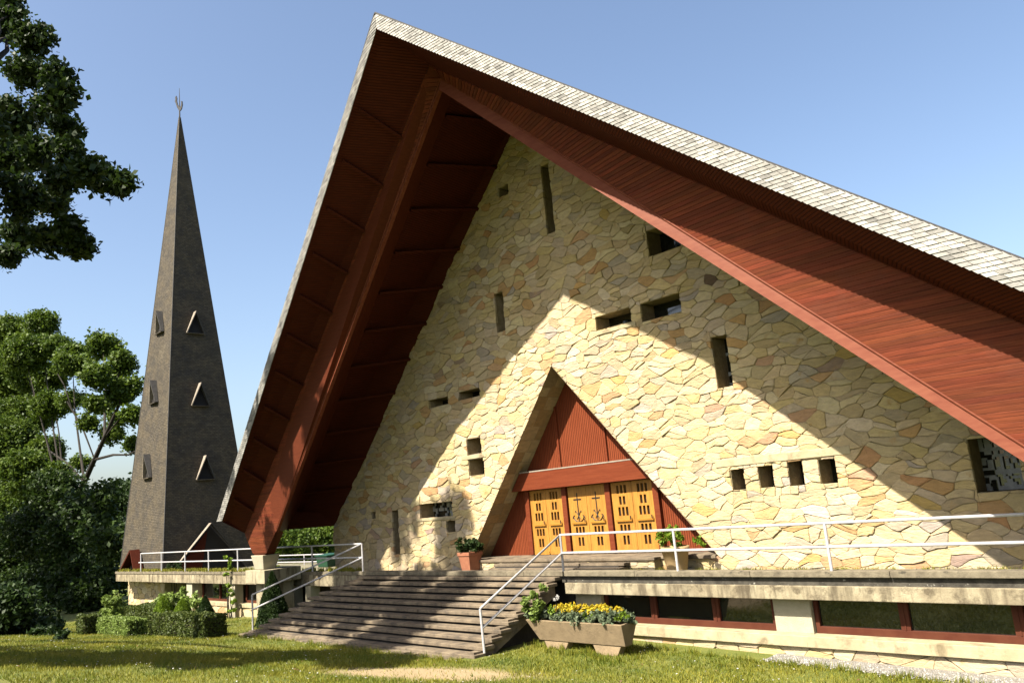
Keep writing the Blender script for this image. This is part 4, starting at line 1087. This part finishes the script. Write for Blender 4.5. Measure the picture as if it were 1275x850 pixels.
def split(cl, n, f):         # break broad clusters into several leafy sprays
    o = []
    for x, y, z, r in cl:
        for _ in range(n):
            d = V((R.gauss(0, 1), R.gauss(0, 1), R.gauss(0, 1))).normalized() * r * R.uniform(.25, .75)
            o.append((x + d.x, y + d.y, z + d.z * .8, r * f * R.uniform(.7, 1.25)))
    return o
def pxc(lst, Y, dy):
    o = []
    for px, py, r in lst:
        p = aty(px, py, Y + R.uniform(-dy, dy)); o.append((p.x, p.y, p.z, r / FPX * (p - CAM).length))
    return o
# oak whose boughs hang into the picture; the rest of it stands left of the view
oak = pxc([(5, 30, 22), (12, 8, 16), (42, 48, 22), (70, 95, 16), (78, 120, 13), (32, 90, 26), (60, 135, 18), (82, 160, 14), (20, 150, 30), (48, 190, 26), (85, 192, 15), (108, 213, 13), (130, 222, 11), (150, 228, 10),
           (28, 240, 32), (66, 252, 20), (88, 285, 14), (58, 300, 16), (98, 305, 9), (22, 292, 24), (5, 200, 34), (10, 318, 10), (75, 225, 14)], -11, .7)
def shade(targets, y0, y1, r0, r1):      # the part of a crown that stands sunward of these shaded spots
    o = []
    for x, y, z in targets:
        Y = R.uniform(y0, y1); k = (y - Y); P = V((x - SDX * k, Y, z + SDZ * k)); d = P - CAM; f = d.dot(CF)
        px = 637.5 + FPX * d.dot(CR) / max(f, .01)
        if f > 0 and px > -40: continue
        o.append((P.x, P.y, P.z, R.uniform(r0, r1)))
    return o
oak = split(oak, 7, .36) + [(x, y, z, r * .75) for x, y, z, r in oak] + split(oak, 2, .26)
oak += shade([(R.uniform(-10.5, -2.6), -1.3 - 2.9 * u, -1.5 * u) for u in [R.random() for _ in range(34)]], -16.5, -13.6, .55, .95)
oak += shade([(R.uniform(-8.6, -4.3), 0, R.uniform(-.2, 1.9)) for _ in range(11)], -16.5, -13.6, .35, .6)
tree('oak_tree', 'oak bough with dark lobed leaves hanging in from the upper left against the sky', 'leaf_oak', oak,
     [(-13.2, -14.4, gz(-13.2, -14.4) - .2), (-13.0, -14.2, 4), (-12.6, -13.8, 8), (-11.5, -13, 12), (-10.5, -12.5, 16)], 1700, .10, .45, 9, clump=.14)
lawnp = [at_ground(R.uniform(-20, 475), R.uniform(812, 829)) for _ in range(74)]
oak2 = shade([(p.x, p.y, p.z) for p in lawnp], -18.5, -14.5, .45, .85)
tree('oak_tree', 'second oak standing outside the view to the left whose shade falls on the lawn', 'leaf_oak', oak2,
     [(-18, -18, gz(-18, -18) - .2), (-18, -18, 5), (-17.5, -18, 9), (-17, -18, 13)], 900, .14, .5, 12)
lime = [(R.uniform(-62, -38.5), R.uniform(-22, -9), R.uniform(4, 21), R.uniform(1.7, 2.8)) for _ in range(42)]
tree('lime_tree', 'tall lime tree outside the view to the left shading the foot of the wood', 'leaf_dark', lime,
     [(-50, -15, gz(-50, -15) - .2), (-50, -15, 8), (-50, -15, 15), (-50, -15, 20)], 230, .36, .6, 14)
# large maple left of the tower
mp_ = [(15, 412, 20), (50, 404, 17), (30, 440, 26), (90, 445, 18), (128, 430, 17), (152, 452, 15), (62, 470, 18), (8, 480, 30), (150, 488, 15), (166, 515, 10), (118, 468, 14), (140, 540, 12), (88, 498, 11), (40, 515, 26),
       (10, 550, 32), (110, 528, 9), (164, 552, 8), (58, 560, 18), (30, 590, 26), (75, 590, 14), (100, 575, 8), (130, 505, 10), (165, 480, 9), (20, 630, 34), (70, 432, 16), (104, 456, 13), (60, 505, 18), (18, 520, 26), (118, 502, 10), (148, 520, 9), (84, 455, 13), (40, 470, 20), (135, 470, 12), (10, 440, 18)]
mc = pxc(mp_, 5, 2.2); mc = mc + split(mc, 4, .5)
bs = aty(62, 790, 5)
tr1 = [aty(70, 800, 5), aty(72, 720, 5), aty(82, 640, 5), aty(105, 600, 5), aty(130, 545, 5), aty(150, 500, 5)]
t = tree('maple_tree', 'tall maple left of the tower with a loose sunlit crown and dark bare limbs', 'leaf_big', mc, tr1, 1100, .17, .42, 9, clump=.24)
m = MB()
for a, b, r in (((118, 572), (160, 566), .12), ((84, 500), (118, 572), .10), ((66, 455), (90, 510), .07), ((130, 545), (150, 520), .07), ((160, 566), (178, 560), .06), ((105, 600), (60, 560), .12)):
    m.tube([aty(*a, 5), aty((a[0] + b[0]) / 2 + 2, (a[1] + b[1]) / 2 - 3, 5), aty(*b, 5)], [r, r * .85, r * .6], 6)
m.build('limb', 'bark', t, smooth=True)
lo = [(x, y_, r) for x, y_, r in [(70, 612, 26), (50, 660, 38), (108, 635, 24), (130, 618, 13), (135, 675, 22), (15, 690, 42), (88, 712, 36), (138, 722, 20), (30, 745, 40), (105, 760, 30), (65, 775, 30), (10, 790, 26), (125, 655, 18), (80, 670, 28)]]
tree('yew_tree', 'dense dark low tree filling the shade left of the tower base', 'leaf_mid', pxc(lo, 1.5, 1.8) + split(pxc(lo, 1.5, 1.8), 4, .5), [aty(60, 800, 1.5), aty(60, 740, 1.5), aty(65, 680, 1.5)], 620, .18, .3, 4, clump=.36)
bush('dark_shrub', 'dark undergrowth at the far left edge of the lawn', 'leaf_dark', [(5, 780, 26), (30, 790, 22), (55, 797, 16), (-20, 770, 30), (15, 755, 24), (75, 795, 10), (60, 782, 14), (40, 775, 20)], -7.5, 2600, .12, 'shrub', .8)
# trees behind the terrace, seen under the eave
tree('hazel_tree', 'sunlit leafy tree beyond the terrace seen left under the roof edge', 'leaf_big', pxc([(345, 668, 13), (360, 662, 12), (356, 678, 12), (372, 668, 9), (342, 690, 12), (365, 688, 11)], 14, 1), [aty(350, 715, 14), aty(352, 690, 14), aty(355, 670, 14)], 1100, .16, .2, 6, clump=.3)
tree('hazel_tree', 'sunlit leafy tree beyond the terrace right beside the church side wall', 'leaf_big', pxc([(388, 675, 10), (402, 668, 11), (412, 660, 10), (400, 684, 11), (384, 690, 10), (412, 692, 11), (395, 660, 9)], 16, 1), [aty(400, 715, 16), aty(400, 690, 16), aty(400, 670, 16)], 1100, .16, .2, 6, clump=.3)
for i, (px, lab) in enumerate(((20, 'dark tree of the wood far behind the maple at the left edge'), (85, 'dark tree of the wood far behind the maple trunk'), (140, 'dark tree of the wood just left of the tower, far behind'), (300, 'dark tree deep behind the terrace beyond the red frame foot'), (430, 'dark tree deep behind the nave at the rear'))):
    p = aty(px, 700, 24); cl = [(p.x + R.uniform(-7, 7), 26 + R.uniform(-2, 2), R.uniform(-2, 7 if px > 200 else 9), R.uniform(1.6, 2.4)) for _ in range(26)]
    tree('background_tree', lab, 'leaf_dark', cl, [(p.x, 26, -3), (p.x, 26, 2), (p.x, 26, 6)], 200, .34, .3, 6)
# repeats of one kind share a group
GR = dict(hedge='clipped hedges before the terrace', background_tree='dark trees of the wood behind', hazel_tree='leafy trees beyond the terrace', oak_tree='oaks at the left of the lawn',
          conical_bush='conical bushes behind the long hedge', flower_pot='flower pots beside the church doors', pot_plant='plants in the flower pots', weed_plant='weeds growing on the terrace', shrub='pale green shrubs below the terrace')
for o in list(SC.objects):
    if o.parent is None and o.name.split('.')[0] in GR: o['group'] = GR[o.name.split('.')[0]]
